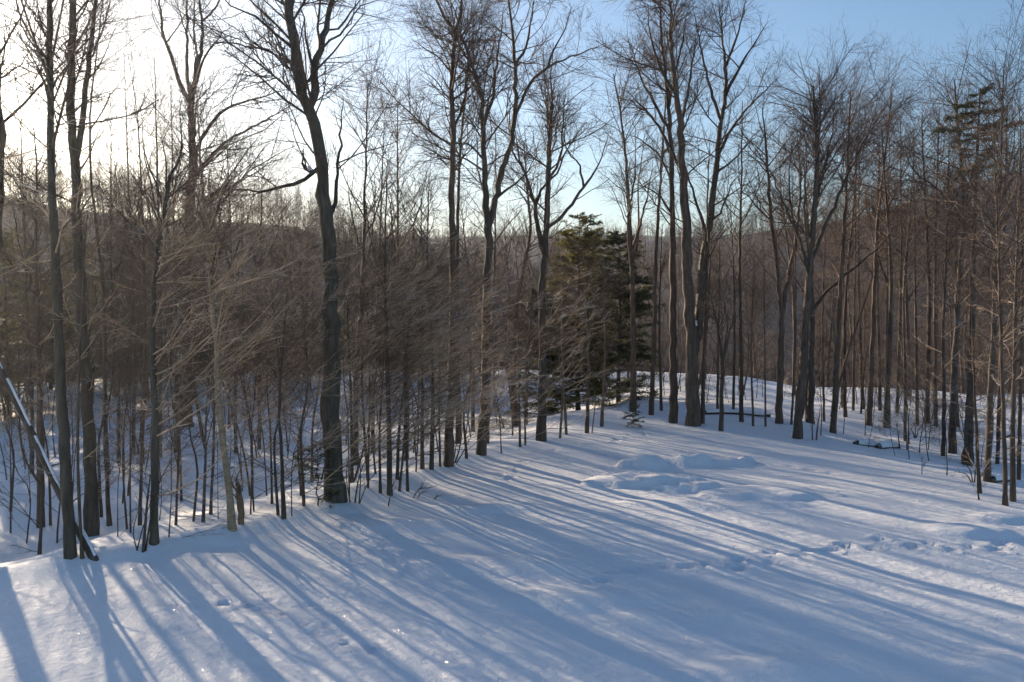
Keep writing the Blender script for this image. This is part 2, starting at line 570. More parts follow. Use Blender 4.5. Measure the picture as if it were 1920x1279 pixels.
xs_p = spaced([(0, 10, .1, .1), (10, 26, .18, .5), (26, 70, .35, 2.5), (70, 400, 3, 14), (400, 1100, 20, 80)])
xs = np.concatenate([-xs_p[:0:-1], xs_p])
ys = spaced([(-200, -10, 60, 8), (-10, 8, 4, .4), (8, 22, .075, .14), (22, 48, .16, .45), (48, 110, .4, 1.8), (110, 300, 2, 6), (300, 760, 8, 18), (760, 1100, 30, 80)])
GX, GY = np.meshgrid(xs, ys)
sh = GX.shape
GZ = terrain(GX.ravel(), GY.ravel()).reshape(sh)
idx = np.arange(GX.size).reshape(sh)
acc = Acc()
acc.grid(np.stack([GX.ravel(), GY.ravel(), GZ.ravel()], 1),
         np.stack([idx[:-1, :-1], idx[:-1, 1:], idx[1:, 1:], idx[1:, :-1]], -1).reshape(-1, 4))
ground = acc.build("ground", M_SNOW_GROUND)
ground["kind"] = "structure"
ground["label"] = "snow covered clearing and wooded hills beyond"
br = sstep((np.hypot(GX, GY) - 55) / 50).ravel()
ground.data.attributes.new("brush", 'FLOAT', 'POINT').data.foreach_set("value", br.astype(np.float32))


# ------------------------------------------------------------------ single trees along the clearing, each with its own stems
def hero(label, base, w, stem, limbs=(), seed=0, name="bare_tree", cat="tree", bark=None, twig=None, top=None, n1=18, t0=0.4,
         len1=(1.2, 3.2, False), ang1=(34, 68), dens=(6, 6, 3), low=0, low_len=(0.8, 2.0, False), low_t=(0.12, 0.7), low_bias=None, up=0.065,
         group=None, sink=0.35, bias=None, clump=None, tip=0.14, low_ang=(55, 80), low_dens=(6, 5), d=None, rmin=0.0022, sides=10, low_mat=None):
    rng = np.random.default_rng(1000 + seed)
    bark = bark or M_BARK; twig = twig or M_TWIG
    if d is None:
        d = on_ground(*base)
    b = at(base[0], base[1], d)
    b[2] = ground_z(b[0], b[1])
    root = thing(name, label, cat, b, group)
    r0 = 0.5 * w * d / F
    dep = lambda i: d + 0.35 * math.sin(i * 0.9 + seed)
    pts = [b - np.array([0, 0, sink]), b + np.array([0, 0, 0.02])]
    for i, p in enumerate(stem):
        pts.append(at(p[0], p[1], d + 0.12 * i * math.sin(seed * 1.7)))
    if top is not None:
        pts.append(at(top[0], top[1], d + 0.12 * len(stem) * math.sin(seed * 1.7)))
    pts = np.array(pts)
    ln = np.linalg.norm(np.diff(pts, axis=0), axis=1).sum()
    n = max(10, int(ln / 0.3))
    P = smooth_line(pts, n)
    P[3:] += rng.normal(size=(n - 3, 3)) * r0 * 0.10
    R = stem_radii(n, r0, tip, True, ln, rng)
    a = Acc(); trunk_mesh(a, P, R, sides, rng)
    tr = a.build("trunk", bark, root, b)
    stems = [(P, R, 1.0, None)]
    for li, lm in enumerate(limbs):
        lp, lw = lm[0], lm[1]
        slope = lm[2] if len(lm) > 2 else rng.uniform(-0.5, 0.5)
        cw = lm[3] if len(lm) > 3 else 1.0
        # the limb leaves the nearest point of what it grows from
        best = None
        q0 = at(lp[0][0], lp[0][1], d)
        for (SP_, SR_, _, _) in stems:
            pr = np.stack([(SP_[:, 0] / SP_[:, 1]), (SP_[:, 2] - CZ) / SP_[:, 1]], 1)
            qq = np.array([q0[0] / q0[1], (q0[2] - CZ) / q0[1]])
            dd = np.linalg.norm(pr - qq, axis=1)
            k = int(dd.argmin())
            if best is None or dd[k] < best[0]:
                best = (dd[k], SP_[k], SR_[k])
        d0 = best[1][1] * CP + (best[1][2] - CZ) * -SP
        w3 = [best[1]]
        acc_l = 0.0
        for j in range(1, len(lp)):
            acc_l += math.hypot(lp[j][0] - lp[j - 1][0], lp[j][1] - lp[j - 1][1]) * d / F
            w3.append(at(lp[j][0], lp[j][1], d0 + slope * acc_l))
        w3 = np.array(w3)
        l3 = np.linalg.norm(np.diff(w3, axis=0), axis=1).sum()
        m = max(8, int(l3 / 0.22))
        LP = smooth_line(w3, m)
        LP[1:] += rng.normal(size=(m - 1, 3)) * 0.018
        r1 = min(0.5 * lw * d / F, best[2] * 0.97)
        LR = stem_radii(m, r1, 0.10, False, l3, rng)
        a = Acc(); trunk_mesh(a, LP, LR, 8, rng, 0.05)
        a.build("limb", bark, root, b)
        stems.append((LP, LR, 1.0 * cw, 0.25))
    a = Acc()
    if n1:
        crown(rng, a, stems, n1, t0, len1, ang1, dens, up, bias, rmin=rmin)
        a.build("crown", twig, root, b)
    if low:
        P1, R1 = grow(rng, P[None], R[None], low, low_t[0], low_t[1], low_len, low_ang, 8, 0.35, 0.05, 0.07, low_bias, 0.5, 0.005, rmax=0.022)
        for q in range(low):
            a = Acc()
            a.tubes(P1[q:q + 1], R1[q:q + 1], 5)
            P2, R2 = grow(rng, P1[q:q + 1], R1[q:q + 1], low_dens[0], 0.15, 1.0, (0.25, 0.6, True), (14, 38), 4, 0.6, 0.03, 0.08, None, 0.5, 0.003)
            P2[:, :, 2] = P2[:, :1, 2] + (P2[:, :, 2] - P2[:, :1, 2]) * 0.6
            a.tubes(P2, R2, 3)
            P3, R3 = grow(rng, P2, R2, len(P2) * low_dens[1], 0.1, 1.0, (0.3, 0.7, True), (16, 40), 2, 0.7, 0.03, 0.1, None, 0.4, rmin)
            a.spikes(P3, R3)
            a.build("branch", low_mat or M_TWIG_PALE, root, b)
    if clump:
        c = clump_mesh(rng, at(clump[0], clump[1], d - r0 * 0.8), clump[2] * d / F)
        c.build("snow_clump", M_SNOW, tr, b)
    return root, d, P, R


def clump_mesh(rng, c, r):
    """a lump of snow lodged in a fork"""
    a = Acc()
    nu, nv = 10, 7
    th = np.linspace(0.05, math.pi - .05, nv); ph = np.arange(nu) * 2 * math.pi / nu
    k = 1 + 0.22 * rng.normal(size=(nv, nu))
    vs = np.stack([np.sin(th)[:, None] * np.cos(ph) * r * k, np.sin(th)[:, None] * np.sin(ph) * r * k, np.cos(th)[:, None] * np.ones(nu) * r * 1.25], -1)
    ix = np.arange(nu * nv).reshape(nv, nu); nx = np.roll(ix, -1, 1)
    a.grid(vs.reshape(-1, 3) + c, np.stack([ix[:-1], nx[:-1], nx[1:], ix[1:]], -1).reshape(-1, 4))
    return a


OUT = np.array([1.3, -0.5, 0.0])

# the cluster at the left end of the clearing
hero("tall straight bare tree rising behind the foot of the leaning snowy dead trunk", (132, 1046), 22,
     [(124, 900), (116, 760), (110, 600), (104, 480), (96, 350), (95, 200), (93, 60)], seed=1, tip=.3, top=(92, -260), bark=M_BARK_GREEN,
     limbs=[([(94, 130), (70, 90), (40, 50), (28, -20)], 4), ([(96, 130), (60, 70), (36, 20), (20, -60)], 5), ([(95, 330), (60, 300), (20, 320)], 3, .3)],
     n1=22, t0=.45, low=14, low_len=(.9, 2.0, False), low_t=(.2, .75))
hero("thick dark bare tree that splits into two tall stems high above the bank", (172, 1004), 26,
     [(170, 860), (162, 700), (155, 640), (147, 475), (143, 350), (135, 250), (133, 125), (138, 0)], seed=2, tip=.3, top=(142, -250), bark=M_BARK_GREEN,
     limbs=[([(146, 300), (155, 225), (162, 150), (170, 80), (180, -10), (190, -200)], 13, .25), ([(133, 80), (110, 90), (75, 130)], 3),
            ([(165, 120), (185, 80), (200, 30), (215, -40)], 4)], n1=26, t0=.5, low=16, low_len=(1.0, 2.2, False), low_t=(.2, .7))
hero("slim dark bare tree just right of the two-stemmed tree on the bank", (205, 986), 8,
     [(199, 860), (196, 720), (195, 560), (180, 420), (170, 320), (170, 200), (178, 130)], seed=3, top=(200, -60),
     limbs=[([(172, 240), (190, 210), (215, 170), (240, 130)], 4)], n1=14, t0=.4, low=10, low_t=(.3, .75), dens=(5, 5, 2))
hero("thin bare stem standing close against the foot of the leaning dead trunk", (154, 1049), 7,
     [(148, 930), (146, 800), (150, 650), (158, 480), (165, 380)], seed=4, n1=8, t0=.5, len1=(.6, 1.4, False), dens=(5, 4, 2), low=6)
hero("bare brown tree standing in the gully left of the leaning dead trunk", (77, 989), 14,
     [(76, 860), (74, 720), (70, 560), (66, 430), (70, 330)], seed=5, top=(64, 240), n1=14, t0=.4, low=12, dens=(5, 5, 2))
hero("thick bare tree standing alone in the white glare beyond the leaning dead trunk's raised end", (-62, 1062), 36,
     [(-46, 800), (-26, 600), (-9, 420), (0, 280), (-4, 150)], seed=6, top=(-20, -150), limbs=[([(-2, 340), (14, 320), (34, 345), (40, 300)], 4)], n1=12, t0=.5, low=8)
hero("grey bare tree with a snapped top and many low sprays left of the pale trunk", (289, 1026), 16,
     [(291, 855), (289, 730), (286, 640), (288, 550), (296, 470), (307, 400), (318, 330)], seed=7, bark=M_BARK_GREEN, tip=.34,
     limbs=[([(318, 340), (334, 300), (342, 250), (340, 190)], 5), ([(306, 400), (292, 340), (270, 280), (262, 200)], 4), ([(312, 360), (310, 300), (300, 240)], 4)],
     n1=12, t0=.6, len1=(.7, 1.6, False), low=24, low_len=(1.6, 3.4, False), low_t=(.15, .9), low_bias=OUT, low_dens=(7, 6))
hero("slender bare tree with long wispy stems rising beside the snapped grey tree", (262, 985), 7,
     [(268, 800), (272, 620), (270, 500), (265, 350), (256, 210)], seed=8, top=(240, 100), n1=14, t0=.35, len1=(.8, 2.0, False), dens=(5, 5, 2), low=8)
hero("pale barked tree leaning left with torn brown bark at its foot", (436, 1003), 14,
     [(430, 930), (424, 880), (415, 800), (409, 729), (406, 645), (399, 590), (393, 475), (385, 400), (378, 330)], seed=9, bark=M_BARK_PALE, top=(370, 200),
     limbs=[([(378, 330), (402, 290), (440, 265), (485, 250), (530, 215), (570, 170)], 10, -.2), ([(384, 380), (430, 355), (500, 300), (560, 270)], 5, .2)],
     n1=16, t0=.55, low=26, low_len=(1.6, 3.6, False), low_t=(.3, .95), low_bias=OUT, low_dens=(7, 6))
hero("big many-limbed bare tree with a dense fan of upright limbs behind the pale trunk", (348, 800), 27,
     [(349, 700), (347, 560), (351, 450), (358, 370), (361, 280), (358, 180)], seed=10, tip=.45, bark=M_BARK_RED,
     limbs=[([(358, 200), (335, 150), (322, 105), (305, 60), (298, 0), (280, -80)], 9, .3), ([(357, 180), (350, 130), (351, 60), (349, -60)], 8, -.3),
            ([(360, 180), (372, 120), (380, 60), (374, 0), (372, -90)], 9, .4), ([(362, 190), (378, 120), (396, 90), (420, 60), (436, 48)], 7, -.5),
            ([(360, 180), (368, 110), (364, 50), (366, -60)], 6, .1), ([(362, 290), (385, 250), (410, 215), (445, 195), (490, 182), (545, 165)], 8, -.2),
            ([(360, 330), (390, 300), (430, 262), (480, 235), (550, 196)], 8, .3), ([(380, 40), (400, 20), (420, -20), (430, -90)], 5)],
     n1=50, t0=.55, len1=(1.4, 3.4, False), dens=(6, 6, 2))
hero("massive dark tree with mossy trunk forking high over the edge of the clearing", (629, 944), 36,
     [(624, 860), (621, 764), (621, 602), (617, 500), (613, 430), (605, 350), (601, 290), (590, 230), (574, 190), (560, 140), (552, 75), (543, 0)], seed=11, bark=M_BARK_GREEN,
     top=(535, -240), tip=.22, clump=(580, 315, 4),
     limbs=[([(584, 215), (590, 170), (589, 125), (602, 80), (615, 30), (625, -30), (640, -180)], 17, .2), ([(604, 322), (580, 332), (545, 346), (500, 356), (440, 357), (395, 360)], 9, -.25),
            ([(553, 150), (530, 120), (500, 95), (455, 85), (410, 78), (370, 85)], 6, .3), ([(548, 105), (525, 70), (495, 45), (470, 25), (430, 10), (400, -30)], 7, -.3),
            ([(585, 120), (575, 80), (570, 40), (560, -20)], 6, .4), ([(612, 60), (640, 50), (660, 20), (680, -5), (700, -40)], 5, .3), ([(602, 95), (640, 60), (670, 20), (690, 5), (740, -10)], 5, -.2),
            ([(617, 420), (628, 380), (635, 300), (638, 240), (645, 180)], 9, .3), ([(602, 322), (588, 318), (576, 320), (566, 304), (572, 272)], 9, 0.0)],
     n1=52, t0=.45, len1=(1.2, 3.0, False), dens=(6, 6, 3), low=10, low_len=(.8, 2.0, False), low_t=(.06, .4))
hero("tall straight dark tree forking near its top with a shrub at its foot", (841, 874), 18,
     [(845, 780), (848, 683), (850, 561), (849, 475), (847, 350), (851, 250), (846, 175), (850, 100), (854, 58)], seed=12, tip=.4, bark=M_BARK_RED,
     limbs=[([(854, 58), (838, 40), (826, 15), (812, -20), (800, -110)], 9, .2), ([(854, 58), (862, 30), (867, 0), (872, -120)], 10, -.2),
            ([(848, 140), (825, 110), (800, 95), (770, 70)], 4, .3), ([(846, 190), (815, 150), (780, 125)], 4, -.3), ([(850, 240), (872, 180), (880, 120), (878, 50)], 6, .3),
            ([(854, 60), (830, 70), (795, 50), (765, 45)], 4, .1)],
     n1=40, t0=.62, len1=(1.2, 2.8, False), dens=(6, 6, 3))
hero("thin straight tree standing directly beside the tall forked dark tree", (859, 832), 11,
     [(858, 700), (857, 560), (858, 420), (862, 300), (870, 200)], seed=13, top=(880, 60), n1=18, t0=.45, dens=(5, 5, 2))
hero("twin-stemmed dark tree with a white snow lump caught in its fork", (902, 853), 21,
     [(907, 780), (911, 700), (913, 600), (914, 500), (916, 436), (911, 375), (907, 300), (905, 225), (900, 165), (880, 110)], seed=14, clump=(917, 428, 6), tip=.2, top=(862, 60),
     limbs=[([(917, 436), (928, 385), (940, 325), (958, 270), (967, 200), (965, 125), (960, 50), (950, -20), (945, -90)], 17, .2),
            ([(966, 215), (985, 175), (1000, 150), (1035, 122), (1085, 102), (1135, 82)], 8, -.3), ([(906, 230), (925, 180), (930, 120), (940, 60), (945, 10)], 7, .3),
            ([(930, 375), (960, 350), (985, 325), (1005, 290)], 6, -.3), ([(909, 300), (885, 275), (862, 268), (845, 275)], 5, .3), ([(966, 130), (985, 90), (995, 40), (1005, -20)], 6, .3),
            ([(1020, 128), (1040, 90), (1060, 50), (1072, 10)], 5, .2), ([(907, 190), (890, 130), (885, 70), (892, 10)], 5, .4)],
     n1=52, t0=.5, len1=(1.2, 2.8, False), dens=(6, 6, 3))
hero("thin bare tree close behind the foot of the twin-stemmed snowy-forked tree", (914, 832), 7,
     [(918, 700), (925, 560), (928, 450), (930, 330)], seed=15, top=(928, 220), n1=10, t0=.45, dens=(5, 4, 2), bark=M_BARK_RED)
hero("crooked dark tree with a broken upright stub left of the green hemlocks", (1015, 827), 19,
     [(1017, 740), (1017, 640), (1016, 560), (1021, 490), (1024, 430), (1027, 350), (1030, 270), (1035, 196)], seed=16, tip=.3,
     limbs=[([(1020, 480), (1008, 425), (1000, 375), (985, 330), (972, 290), (965, 240)], 11, .3), ([(1003, 385), (1018, 350), (1040, 330), (1060, 285), (1085, 250)], 6, -.3),
            ([(1024, 430), (1055, 405), (1085, 365), (1110, 330), (1130, 290), (1140, 250)], 8, .2), ([(1092, 355), (1088, 310), (1065, 285), (1055, 240)], 5, .2),
            ([(1028, 330), (1050, 300), (1055, 240), (1060, 170)], 6, .4), ([(1030, 520), (1045, 500), (1048, 480)], 4, -.4), ([(978, 310), (960, 280), (955, 220), (958, 160)], 6, .1)],
     n1=44, t0=.45, len1=(1.0, 2.4, False), dens=(6, 5, 2))
hero("leaning bare tree with reddish bark between the twin-stemmed tree and the hemlocks", (968, 800), 13,
     [(962, 700), (966, 602), (975, 540), (986, 480), (994, 430)], seed=17, top=(982, 270), bark=M_BARK_RED, n1=18, t0=.45, dens=(5, 5, 2))
hero("bare tree with a cluster of straight stems rising out of the hemlock tops", (1187, 772), 13,
     [(1188, 640), (1186, 525), (1182, 450), (1178, 370), (1172, 290), (1165, 220)], seed=18, bark=M_BARK_RED, top=(1150, 140),
     limbs=[([(1188, 480), (1200, 420), (1215, 360), (1225, 300)], 6, .2), ([(1187, 520), (1178, 420), (1190, 330), (1192, 240)], 6, -.3), ([(1188, 500), (1196, 440), (1198, 340), (1210, 250)], 6, .4)],
     n1=34, t0=.45, dens=(6, 5, 2))
hero("slender straight tree right beside the hemlocks with twigs only at its top", (1221, 778), 10,
     [(1226, 643), (1230, 480), (1236, 380), (1243, 270), (1248, 180)], seed=19, bark=M_BARK_RED, top=(1250, 90), n1=18, t0=.5, dens=(5, 5, 2))
hero("straight red-brown tree left of the great double-trunked tree", (1262, 793), 16,
     [(1263, 643), (1261, 480), (1260, 350), (1257, 250), (1248, 150), (1240, 60)], seed=20, bark=M_BARK_RED, top=(1236, -30), n1=44, t0=.42, tip=.18,
     limbs=[([(1260, 400), (1240, 370), (1210, 350), (1180, 345)], 5, -.3), ([(1260, 340), (1235, 290), (1200, 262), (1165, 250)], 5, .2), ([(1258, 250), (1225, 190), (1200, 140), (1180, 70)], 7, .3),
            ([(1252, 200), (1265, 140), (1280, 80), (1290, 10)], 6, -.3), ([(1259, 300), (1230, 230), (1190, 195), (1160, 170)], 5, .5)], dens=(6, 6, 3), len1=(1.2, 3.0, False))
hero("great grey tree whose double trunk parts low and spreads a broad crown", (1300, 798), 27,
     [(1299, 720), (1297, 634), (1291, 561), (1288, 480), (1285, 400), (1280, 300), (1272, 210), (1262, 130)], seed=21, top=(1255, 0), tip=.16,
     limbs=[([(1299, 680), (1310, 610), (1316, 530), (1320, 480), (1329, 425), (1340, 350), (1346, 275), (1356, 200), (1362, 150), (1356, 80), (1348, 10)], 19, .12, 1.5),
            ([(1322, 440), (1312, 400), (1296, 350), (1287, 320), (1270, 280)], 7, -.3), ([(1282, 330), (1262, 290), (1235, 235), (1195, 190), (1165, 165)], 7, .3),
            ([(1345, 290), (1370, 245), (1400, 205), (1435, 170), (1465, 140)], 7, .3), ([(1350, 225), (1330, 160), (1315, 90), (1300, 20)], 7, -.3), ([(1357, 180), (1385, 130), (1415, 80), (1440, 40)], 7, -.2),
            ([(1360, 130), (1380, 70), (1395, 20), (1400, -20)], 6, .2), ([(1342, 330), (1375, 300), (1410, 262), (1440, 250)], 5, .4), ([(1276, 240), (1290, 170), (1300, 110), (1312, 40)], 7, .3),
            ([(1270, 190), (1240, 130), (1220, 70), (1215, 10)], 7, -.3), ([(1331, 420), (1350, 400), (1375, 340), (1400, 320)], 5, -.2), ([(1318, 500), (1345, 450), (1365, 420)], 4, .4)],
     n1=70, t0=.45, len1=(1.2, 3.0, False), dens=(7, 6, 3), clump=(1303, 606, 5))
hero("thin dark tree close on the right side of the great double trunk", (1317, 794), 8,
     [(1321, 643), (1325, 540), (1328, 450), (1326, 380)], seed=22, top=(1330, 280), n1=8, t0=.5, dens=(4, 4, 2))
hero("small dark forked tree in front of the fallen trunk at the clearing head", (1352, 808), 10,
     [(1353, 740), (1355, 690), (1350, 640), (1340, 590)], seed=23, top=(1330, 540), limbs=[([(1355, 680), (1368, 630), (1378, 580), (1380, 520)], 5, .3), ([(1354, 690), (1362, 620), (1358, 560)], 5, -.4), ([(1354, 710), (1335, 660), (1325, 630)], 3, .1)],
     n1=22, t0=.35, len1=(.4, 1.1, False), dens=(5, 4, 2), rmin=.003)
hero("slender straight tree rising just behind the fallen trunk", (1390, 791), 8,
     [(1389, 640), (1387, 480), (1390, 350), (1391, 260)], seed=24, bark=M_BARK_RED, top=(1392, 190), n1=16, t0=.5, dens=(5, 4, 2))
hero("bare tree splitting into two leaning stems beyond the head of the clearing", (1461, 794), 14,
     [(1463, 700), (1466, 620), (1464, 570), (1456, 490), (1445, 400), (1440, 330)], seed=25, bark=M_BARK_RED, top=(1430, 200),
     limbs=[([(1466, 590), (1476, 530), (1488, 470), (1498, 400), (1500, 320), (1492, 230)], 9, .2), ([(1450, 420), (1420, 390), (1395, 360), (1372, 380)], 4, .2)], n1=34, t0=.4, dens=(6, 5, 2))
hero("leaning dark tree with sunlit limbs sweeping up and right at the clearing edge", (1496, 822), 17,
     [(1500, 760), (1506, 690), (1512, 602), (1517, 520), (1524, 430), (1530, 350), (1531, 275)], seed=26, bark=M_BARK, top=(1525, 160), tip=.2,
     limbs=[([(1519, 505), (1540, 440), (1560, 395), (1585, 340), (1603, 300), (1635, 240), (1665, 190)], 9, .2), ([(1518, 510), (1500, 450), (1472, 390), (1448, 330), (1430, 300)], 7, -.2),
            ([(1527, 390), (1545, 320), (1560, 250), (1565, 180)], 6, .3), ([(1505, 470), (1485, 400), (1480, 330), (1490, 250)], 6, .4), ([(1515, 480), (1508, 400), (1512, 300), (1505, 220)], 6, -.3)],
     n1=54, t0=.5, len1=(1., 2.4, False), dens=(6, 5, 2), twig=M_TWIG_RED)
hero("upright dark tree close behind the leaning tree with one long pale limb", (1519, 793), 15,
     [(1521, 700), (1522, 600), (1520, 520), (1528, 400)], seed=27, top=(1540, 170), limbs=[([(1524, 590), (1545, 555), (1570, 528), (1610, 496), (1650, 460), (1692, 414)], 7, -.15)],
     n1=24, t0=.5, dens=(5, 5, 2), twig=M_TWIG_RED)
hero("warm brown tree flaring at its foot left of the snow-capped log", (1562, 812), 12,
     [(1568, 690), (1574, 582), (1580, 480), (1586, 375)], seed=28, bark=M_BARK_RED, top=(1595, 170), n1=30, t0=.45, dens=(6, 5, 2), twig=M_TWIG_RED)
hero("straight brown tree in the lit snow behind the snow-capped log", (1629, 798), 11,
     [(1635, 660), (1640, 540), (1645, 430), (1655, 330)], seed=29, bark=M_BARK_RED, top=(1672, 170), n1=30, t0=.45, dens=(6, 5, 2), twig=M_TWIG_RED)
hero("thin tree beyond the flared brown tree in the lit snow", (1585, 782), 8, [(1583, 640), (1590, 500), (1600, 400)], seed=30, bark=M_BARK_RED, top=(1612, 200), n1=22, t0=.45, dens=(5, 5, 2))
hero("slim sapling-like tree at the right end of the snow-capped log", (1697, 827), 6, [(1697, 700), (1694, 580), (1700, 470)], seed=31, bark=M_BARK_RED, top=(1715, 300), n1=16, t0=.35, dens=(5, 5, 2), low=6)
hero("dark tree standing alone in dappled snow between the log and the spruce", (1738, 794), 10, [(1740, 680), (1743, 560), (1738, 440)], seed=32, bark=M_BARK_RED, top=(1728, 220), n1=28, t0=.4, dens=(6, 5, 2), twig=M_TWIG_RED)
hero("thin tree leading the clump of trunks left of the spruce", (1768, 855), 8, [(1770, 740), (1768, 620), (1774, 480)], seed=33, bark=M_BARK_RED, top=(1780, 250), n1=20, t0=.35, dens=(5, 5, 2), low=10)
hero("rough dark tree standing shoulder to shoulder with the spruce", (1786, 850), 15, [(1788, 740), (1793, 620), (1800, 500), (1808, 400)], seed=34, top=(1790, 150), n1=44, t0=.4, dens=(6, 5, 2), low=10,
     limbs=[([(1806, 420), (1780, 380), (1745, 345), (1715, 320), (1698, 280)], 7, -.2), ([(1803, 440), (1815, 360), (1850, 300), (1880, 230)], 6, .3)], twig=M_TWIG_RED)
hero("dark shaggy tree right of the spruce above a snow-covered rock", (1851, 903), 13, [(1855, 800), (1860, 680), (1866, 540), (1872, 420)], seed=35, top=(1882, 130), n1=40, t0=.4, dens=(6, 5, 2), low=14, twig=M_TWIG_RED)
hero("short sapling with bare low twigs beside the close pair of slim brown trees", (1837, 925), 7, [(1833, 860), (1830, 790), (1826, 700)], seed=36, bark=M_BARK_RED, top=(1822, 560), n1=10, t0=.3, len1=(.4, 1.2, False), dens=(5, 4, 2), low=8, low_len=(.5, 1.2, False))
hero("slim brown tree of a close pair, the one without a snowy low branch", (1885, 948), 9, [(1883, 840), (1879, 700), (1874, 540), (1870, 430)], seed=37, bark=M_BARK_RED, top=(1862, 240), n1=22, t0=.35, dens=(6, 5, 2), low=16, low_len=(.7, 1.6, False))
hero("slim brown tree of a close pair, its low branch carrying snow", (1899, 940), 10, [(1899, 820), (1902, 680), (1905, 540), (1908, 420)], seed=38, bark=M_BARK_RED, top=(1915, 220), n1=22, t0=.35, dens=(6, 5, 2), low=16, low_len=(.7, 1.6, False),
     limbs=[([(1903, 812), (1888, 818), (1870, 825), (1850, 840)], 5, -.3)])


# ------------------------------------------------------------------ conifers
def needle_sprays(rng, acc, P, R, per, ln, w, droop=-0.1):
    """flat needled twigs on both sides of branch lines P"""
    m = len(P)
    P2, R2 = grow(rng, P, R, m * per, 0.12, 1.0, ln, (35, 65), 4, 0.5, droop, 0.10, None, 0.55, 0.002)
    up = P2[:, :, 2] - P2[:, :1, 2]
    P2[:, :, 2] = P2[:, :1, 2] + up * 0.35
    k = 4
    n = len(P2)
    A = []; B = []; C = []
    T = norm(P2[:, -1] - P2[:, 0])
    S = norm(np.cross(T, np.array([0, 0, 1.0])) + rng.normal(size=(n, 3)) * .35)
    for s in range(k):
        f = (s + 0.5) / k * 3
        j = min(int(f), 2); f -= j
        c = P2[:, j] * (1 - f) + P2[:, j + 1] * f
        for sd in (-1, 1):
            wl = w * rng.uniform(.6, 1.3, (n, 1))
            d = norm(S * sd + T * .7 + rng.normal(size=(n, 3)) * .25)
            A.append(c - T * wl * .35); B.append(c + T * wl * .35); C.append(c + d * wl * 1.6)
    acc.tris(np.concatenate(A), np.concatenate(B), np.concatenate(C))
    acc.tris(P2[:, 0] - S * .004, P2[:, 0] + S * .004, P2[:, -1])


def conifer_parts(seed, h, rad, nb, per, shape=0.75, r0=None, start=0.06, droop=-0.05, w=0.035):
    rng = np.random.default_rng(seed)
    r0 = r0 or h * 0.013
    n = 16
    P = np.stack([rng.normal(size=n) * .02, rng.normal(size=n) * .02, np.linspace(-.3, h, n)], 1)
    R = stem_radii(n, r0, .06, True, h, rng)
    t = Acc(); trunk_mesh(t, P, R, 8, rng)
    z = h * (start + (1 - start) * rng.random(nb) ** 0.9)
    az = rng.random(nb) * 2 * math.pi
    f = (1 - z / h)
    L = rad * (0.10 + 0.9 * f ** shape) * rng.uniform(.6, 1.15, nb)
    k = 6
    B = np.empty((nb, k, 3)); B[:, 0] = np.stack([np.zeros(nb), np.zeros(nb), z], 1)
    D = norm(np.stack([np.cos(az), np.sin(az), rng.uniform(-.05, .35, nb) + .3 * (1 - f)], 1))
    for s in range(1, k):
        D = norm(D + np.array([0, 0, droop]) + rng.normal(size=(nb, 3)) * .08)
        B[:, s] = B[:, s - 1] + D * (L / (k - 1))[:, None]
    BR = np.linspace(1, .2, k)[None] * (0.006 + L * .008)[:, None]
    c = Acc()
    c.tubes(B, BR, 4)
    nd = Acc()
    needle_sprays(rng, nd, B, BR, per, (.25, .5, True), w)
    return t, c, nd


def conifer(label, base, top_py, rad, seed, d=None, nb=110, per=16, mat=None, group=None, name="hemlock_tree", cat="tree", shape=.75, start=.06, w=.045):
    if d is None:
        d = on_ground(*base)
    b = at(base[0], base[1], d); b[2] = ground_z(b[0], b[1])
    h = at(base[0], top_py, d)[2] - b[2]
    root = thing(name, label, cat, b, group)
    t, c, nd = conifer_parts(seed, h, rad, nb, per, shape, start=start, w=w)
    t.build("trunk", M_BARK, root); c.build("branches", M_BARK, root); nd.build("needles", mat or M_NEEDLE, root)
    return root


conifer("tall yellow-green hemlock, tallest of the evergreens behind the crooked dark tree", (1085, 772), 408, 1.9, 301, d=38.5, nb=260, per=30, mat=M_NEEDLE_Y, shape=.26, start=.02, w=.085)
conifer("dark spreading hemlock with wide low boughs right of the yellow-green hemlock", (1160, 770), 440, 2.3, 302, d=39.5, nb=240, per=30, shape=.40, start=.02, w=.085)
conifer("shorter dark hemlock tucked left of the yellow-green hemlock", (1012, 775), 545, 1.7, 303, d=40, nb=160, per=28, shape=.35, start=.02, w=.085)
conifer("knee-high hemlock seedling in the snow before the dark spreading hemlock", (1188, 800), 750, .55, 304, nb=40, per=12, name="hemlock_seedling", w=.03)
conifer("small ragged hemlock at the foot of the massive mossy tree", (596, 950), 830, .75, 305, nb=46, per=10, name="hemlock_sapling", shape=.4, w=.03)
EVER = []
for i in range(3):
    EVER.append([a_.mesh(n_, m_) for a_, n_, m_ in zip(conifer_parts(320 + i, 9.0, 2.6, 140, 14, .5, w=.15), ("trunk", "branches", "needles"), (M_BARK, M_BARK, M_NEEDLE if i else M_NEEDLE_Y))])
rng = np.random.default_rng(33)
for i, (px, dd, tp) in enumerate(((15, 40, 440), (95, 47, 500), (215, 45, 470), (300, 50, 540), (390, 48, 570), (480, 52, 600), (-60, 38, 430), (560, 50, 610), (700, 54, 600), (150, 52, 440), (790, 50, 640), (900, 52, 620),
                                  (-160, 42, 460), (-250, 46, 470), (50, 56, 430), (260, 56, 480), (350, 57, 520), (440, 57, 560), (640, 57, 590), (-110, 52, 440), (530, 58, 570))):
    b = at(px, 740, dd); b[2] = ground_z(b[0], b[1])
    k = (at(px, tp, dd)[2] - b[2]) / 9.0
    root = thing("evergreen_tree", "dark evergreen at the far side of the shaded gully, seen through bare twigs", "tree", b, "evergreens across the gully")
    root.rotation_euler = (0, 0, rng.random() * 6.28); root.scale = (max(k, .8), max(k, .8), k)
    for me in EVER[i % 3]:
        o = bpy.data.objects.new(me.name.split(".")[0], me); COL.objects.link(o); o.parent = root

